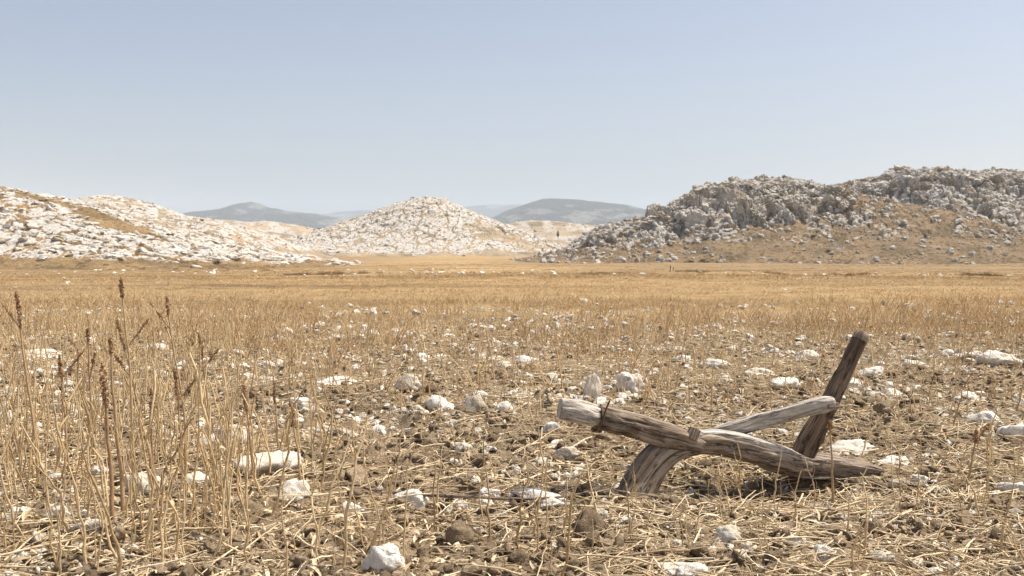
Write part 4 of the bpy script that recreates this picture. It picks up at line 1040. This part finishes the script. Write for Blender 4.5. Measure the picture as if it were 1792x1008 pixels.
k = RNG.random(20000) < sstep(-.5, .6, fbm2(x / 14, y / 5, 3, 193))
stand('far_stubble', x[k], y[k], TUFT2, source_collection('far_tuft_shapes', TUFT2), .8, 1.5, .38)
# brown weeds and stones along the old field banks
x = np.concatenate([RNG.uniform(-12, 34, 700), RNG.uniform(-75, 8, 900), RNG.uniform(-20, 70, 60)])
y = np.concatenate([48 + .06 * x[:700] + 2 * vn2(x[:700] / 9, x[:700] * 0, 61) + RNG.normal(0, .35, 700), 117.5 + .1 * x[700:1600] + 3 * vn2(x[700:1600] / 14, x[700:1600] * 0, 63) + RNG.normal(0, .9, 900), 96 + 2.5 * vn2(x[1600:] / 12, x[1600:] * 0, 65) + RNG.normal(0, 3, 60)])
k = RNG.random(len(x)) < .75 * sstep(-.3, .7, vn2(x / 2.2, y * 0 + 1, 66))
stand('bank_weeds', x[k], y[k], WEED, source_collection('weed_shapes', WEED), .4, .9, np.where(y[k] > 80, .5, .8))
x = np.concatenate([RNG.uniform(-12, 34, 130), RNG.uniform(-60, 8, 120), RNG.uniform(-40, 40, 90)]); 
y = np.concatenate([47.6 + .06 * x[:130] + 2 * vn2(x[:130] / 9, x[:130] * 0, 61) + RNG.normal(0, .4, 130), 112 + .1 * x[130:250] + RNG.normal(0, 11, 120), RNG.uniform(18, 110, 90)])
stuff_lumps('bank_stones', x, y, np.concatenate([RNG.uniform(.1, .32, 130), RNG.uniform(.12, .7, 120) ** 1.3, RNG.uniform(.1, .3, 90)]), STONES, C_STONE, (.2, .4), .8, .2)

for hill, n0, xr in ((hillR, 7500, (14, 115)), (hillRB, 6500, (70, 190)), (hillL, 3000, (-125, -26)), (hillC, 1500, (-95, 30)), (hillLB, 900, (-120, -50))):
    X, Y, Z = hill.points(n0, xr); px, py = proj(X, Y, Z); gr = hill.rockfn(px, py)
    k = (RNG.random(n0) < 1 - np.clip(gr * .8, 0, .8)) & (Z > np.interp(np.hypot(X, Y), _gd, _gz) - .3); n = k.sum(); sc = RNG.uniform(0.7, 1.7, n)
    scatter('dry_grass', np.stack([X[k], Y[k], Z[k]], 1), np.stack([RNG.normal(0, .1, n), RNG.normal(0, .1, n), RNG.uniform(0, 6, n)], 1), np.stack([sc, sc, sc * .8], 1), RNG.integers(0, 6, n), source_collection('hill_grass_' + hill.name, WEED[:2] + TUFT2[:4]), hill.obj)
# ------------------------------------------------------------------ small far things
def leafy(seed, n, R, H, leaf):
    rg = np.random.default_rng(seed); nl = 5
    cc = rg.normal(size=(nl, 3)) * np.array([R * .45, R * .45, H * .2]) + np.array([0, 0, H * .45])
    c = cc[rg.integers(0, nl, n)] + rg.normal(size=(n, 3)) * np.array([R * .32, R * .32, H * .22]); c[:, 2] = np.clip(c[:, 2], .02, H)
    u = rg.normal(size=(n, 3)); u /= np.linalg.norm(u, axis=1)[:, None]; v = np.cross(u, rg.normal(size=(n, 3))); v /= np.linalg.norm(v, axis=1)[:, None]
    V = np.stack([c - u * leaf, c + v * leaf * .6, c + u * leaf, c - v * leaf * .6], 1).reshape(-1, 3)
    B = Buf(); B.add(V, np.arange(4 * n).reshape(-1, 4)); B.A[-1] = np.repeat(rg.random(n) * .5, 4)
    me = B.mesh('foliage', False); me.materials.append(M_SHRUB); return me
SHRUB = [leafy(1100 + i, 260, .55, .7, .11) for i in range(5)]
random.seed(77)
for hill, npl, lab, grp, xr, s0, s1 in ((hillL, 16, 'low dark shrub on the nearer white hill', 'shrubs on the white hill', (-85, -34), .35, .85),
                                (hillLB, 12, 'low dark shrub on the rear white hill', 'shrubs on the rear white hill', (-120, -60), .4, .9),
                                (hillC, 14, 'dark shrub on the white cone-shaped hill in the middle', 'shrubs on the middle hill', (-75, 20), .5, 1.1),
                                (hillR, 16, 'dark shrub in a cleft of the grey craggy hill', 'shrubs on the craggy hill', (25, 75), .6, 1.2),
                                (hillRB, 14, 'dark shrub on the grey crags of the rearmost hill', 'shrubs on the rear craggy hill', (85, 150), .7, 1.3)):
    X, Y, Z = hill.points(npl, xr)
    for k, (a, b, c) in enumerate(sorted(zip(X, Y, Z), key=lambda t: t[0] / t[1])):
        o = copy_mesh_obj('shrub', random.choice(SHRUB)); s = random.uniform(s0, s1); o.scale = (s * 1.2, s * 1.2, s * .8); o.location = (a, b, c); o.rotation_euler = (0, 0, random.uniform(0, 6))
        tag(o, lab + ', ' + ORD[k] + ' from left', 'shrub', grp)
# two old fence posts in the valley
for px_, py_, h, r, lab in ((1172.5, 468, .75, .05, 'thicker leaning fence post, one of a pair in the far field'), (1177.5, 467, .6, .04, 'thinner dark fence post, one of a pair in the far field')):
    D = 96.0; p = P(px_, py_, D); z = float(gz(np.array([p.x]), np.array([D]))[0])
    t = np.linspace(0, 1, 8)
    V, q = tube(np.column_stack([.06 * t, 0 * t, h * t - .05]), r * (1 + .15 * np.sin(t * 9)) * np.where(t > .98, .6, 1), 8); B = Buf(); B.add(V, q)
    me = B.mesh('fence_post'); G = me.attributes.new('grain', 'FLOAT_VECTOR', 'POINT'); G.data.foreach_set('vector', V.astype(np.float32).ravel())
    o = link('fence_post', me, M_WOOD_DARK); o.location = (p.x, D, z); tag(o, lab, 'fence post', 'fence posts in the valley')
# lone small juniper on the saddle
def juniper():
    D = 470.0; p = P(976, 414, D); z = float(hillM2.z(np.array([p.x]), np.array([D]))[0])
    root = bpy.data.objects.new('juniper_tree', None); COL.objects.link(root); root.location = (p.x, D, p.z - .2)
    tag(root, 'tiny lone dark tree on the saddle beside the middle hill', 'tree')
    t = np.linspace(0, 1, 6); V, q = tube(np.column_stack([.15 * t, 0 * t, 3.0 * t]), .12 * (1 - .7 * t), 6); B = Buf(); B.add(V, q)
    me = B.mesh('trunk'); me.materials.append(M_SHRUB); link('trunk', me, None, root)
    rg = np.random.default_rng(5); n = 900; h = rg.random(n); w = .75 * np.sin(np.pi * np.clip(h * .85 + .12, 0, 1)) * (1 - .5 * h)
    a = rg.uniform(0, 6.28, n); c = np.stack([np.cos(a) * w * rg.random(n) ** .5 + .1, np.sin(a) * w * rg.random(n) ** .5, .2 + h * 2.7], 1)
    u = rg.normal(size=(n, 3)) * .1; v = rg.normal(size=(n, 3)) * .07
    B = Buf(); B.add(np.stack([c - u, c + v, c + u, c - v], 1).reshape(-1, 3), np.arange(4 * n).reshape(-1, 4)); me = B.mesh('crown', False); me.materials.append(M_SHRUB); link('crown', me, None, root)
juniper()
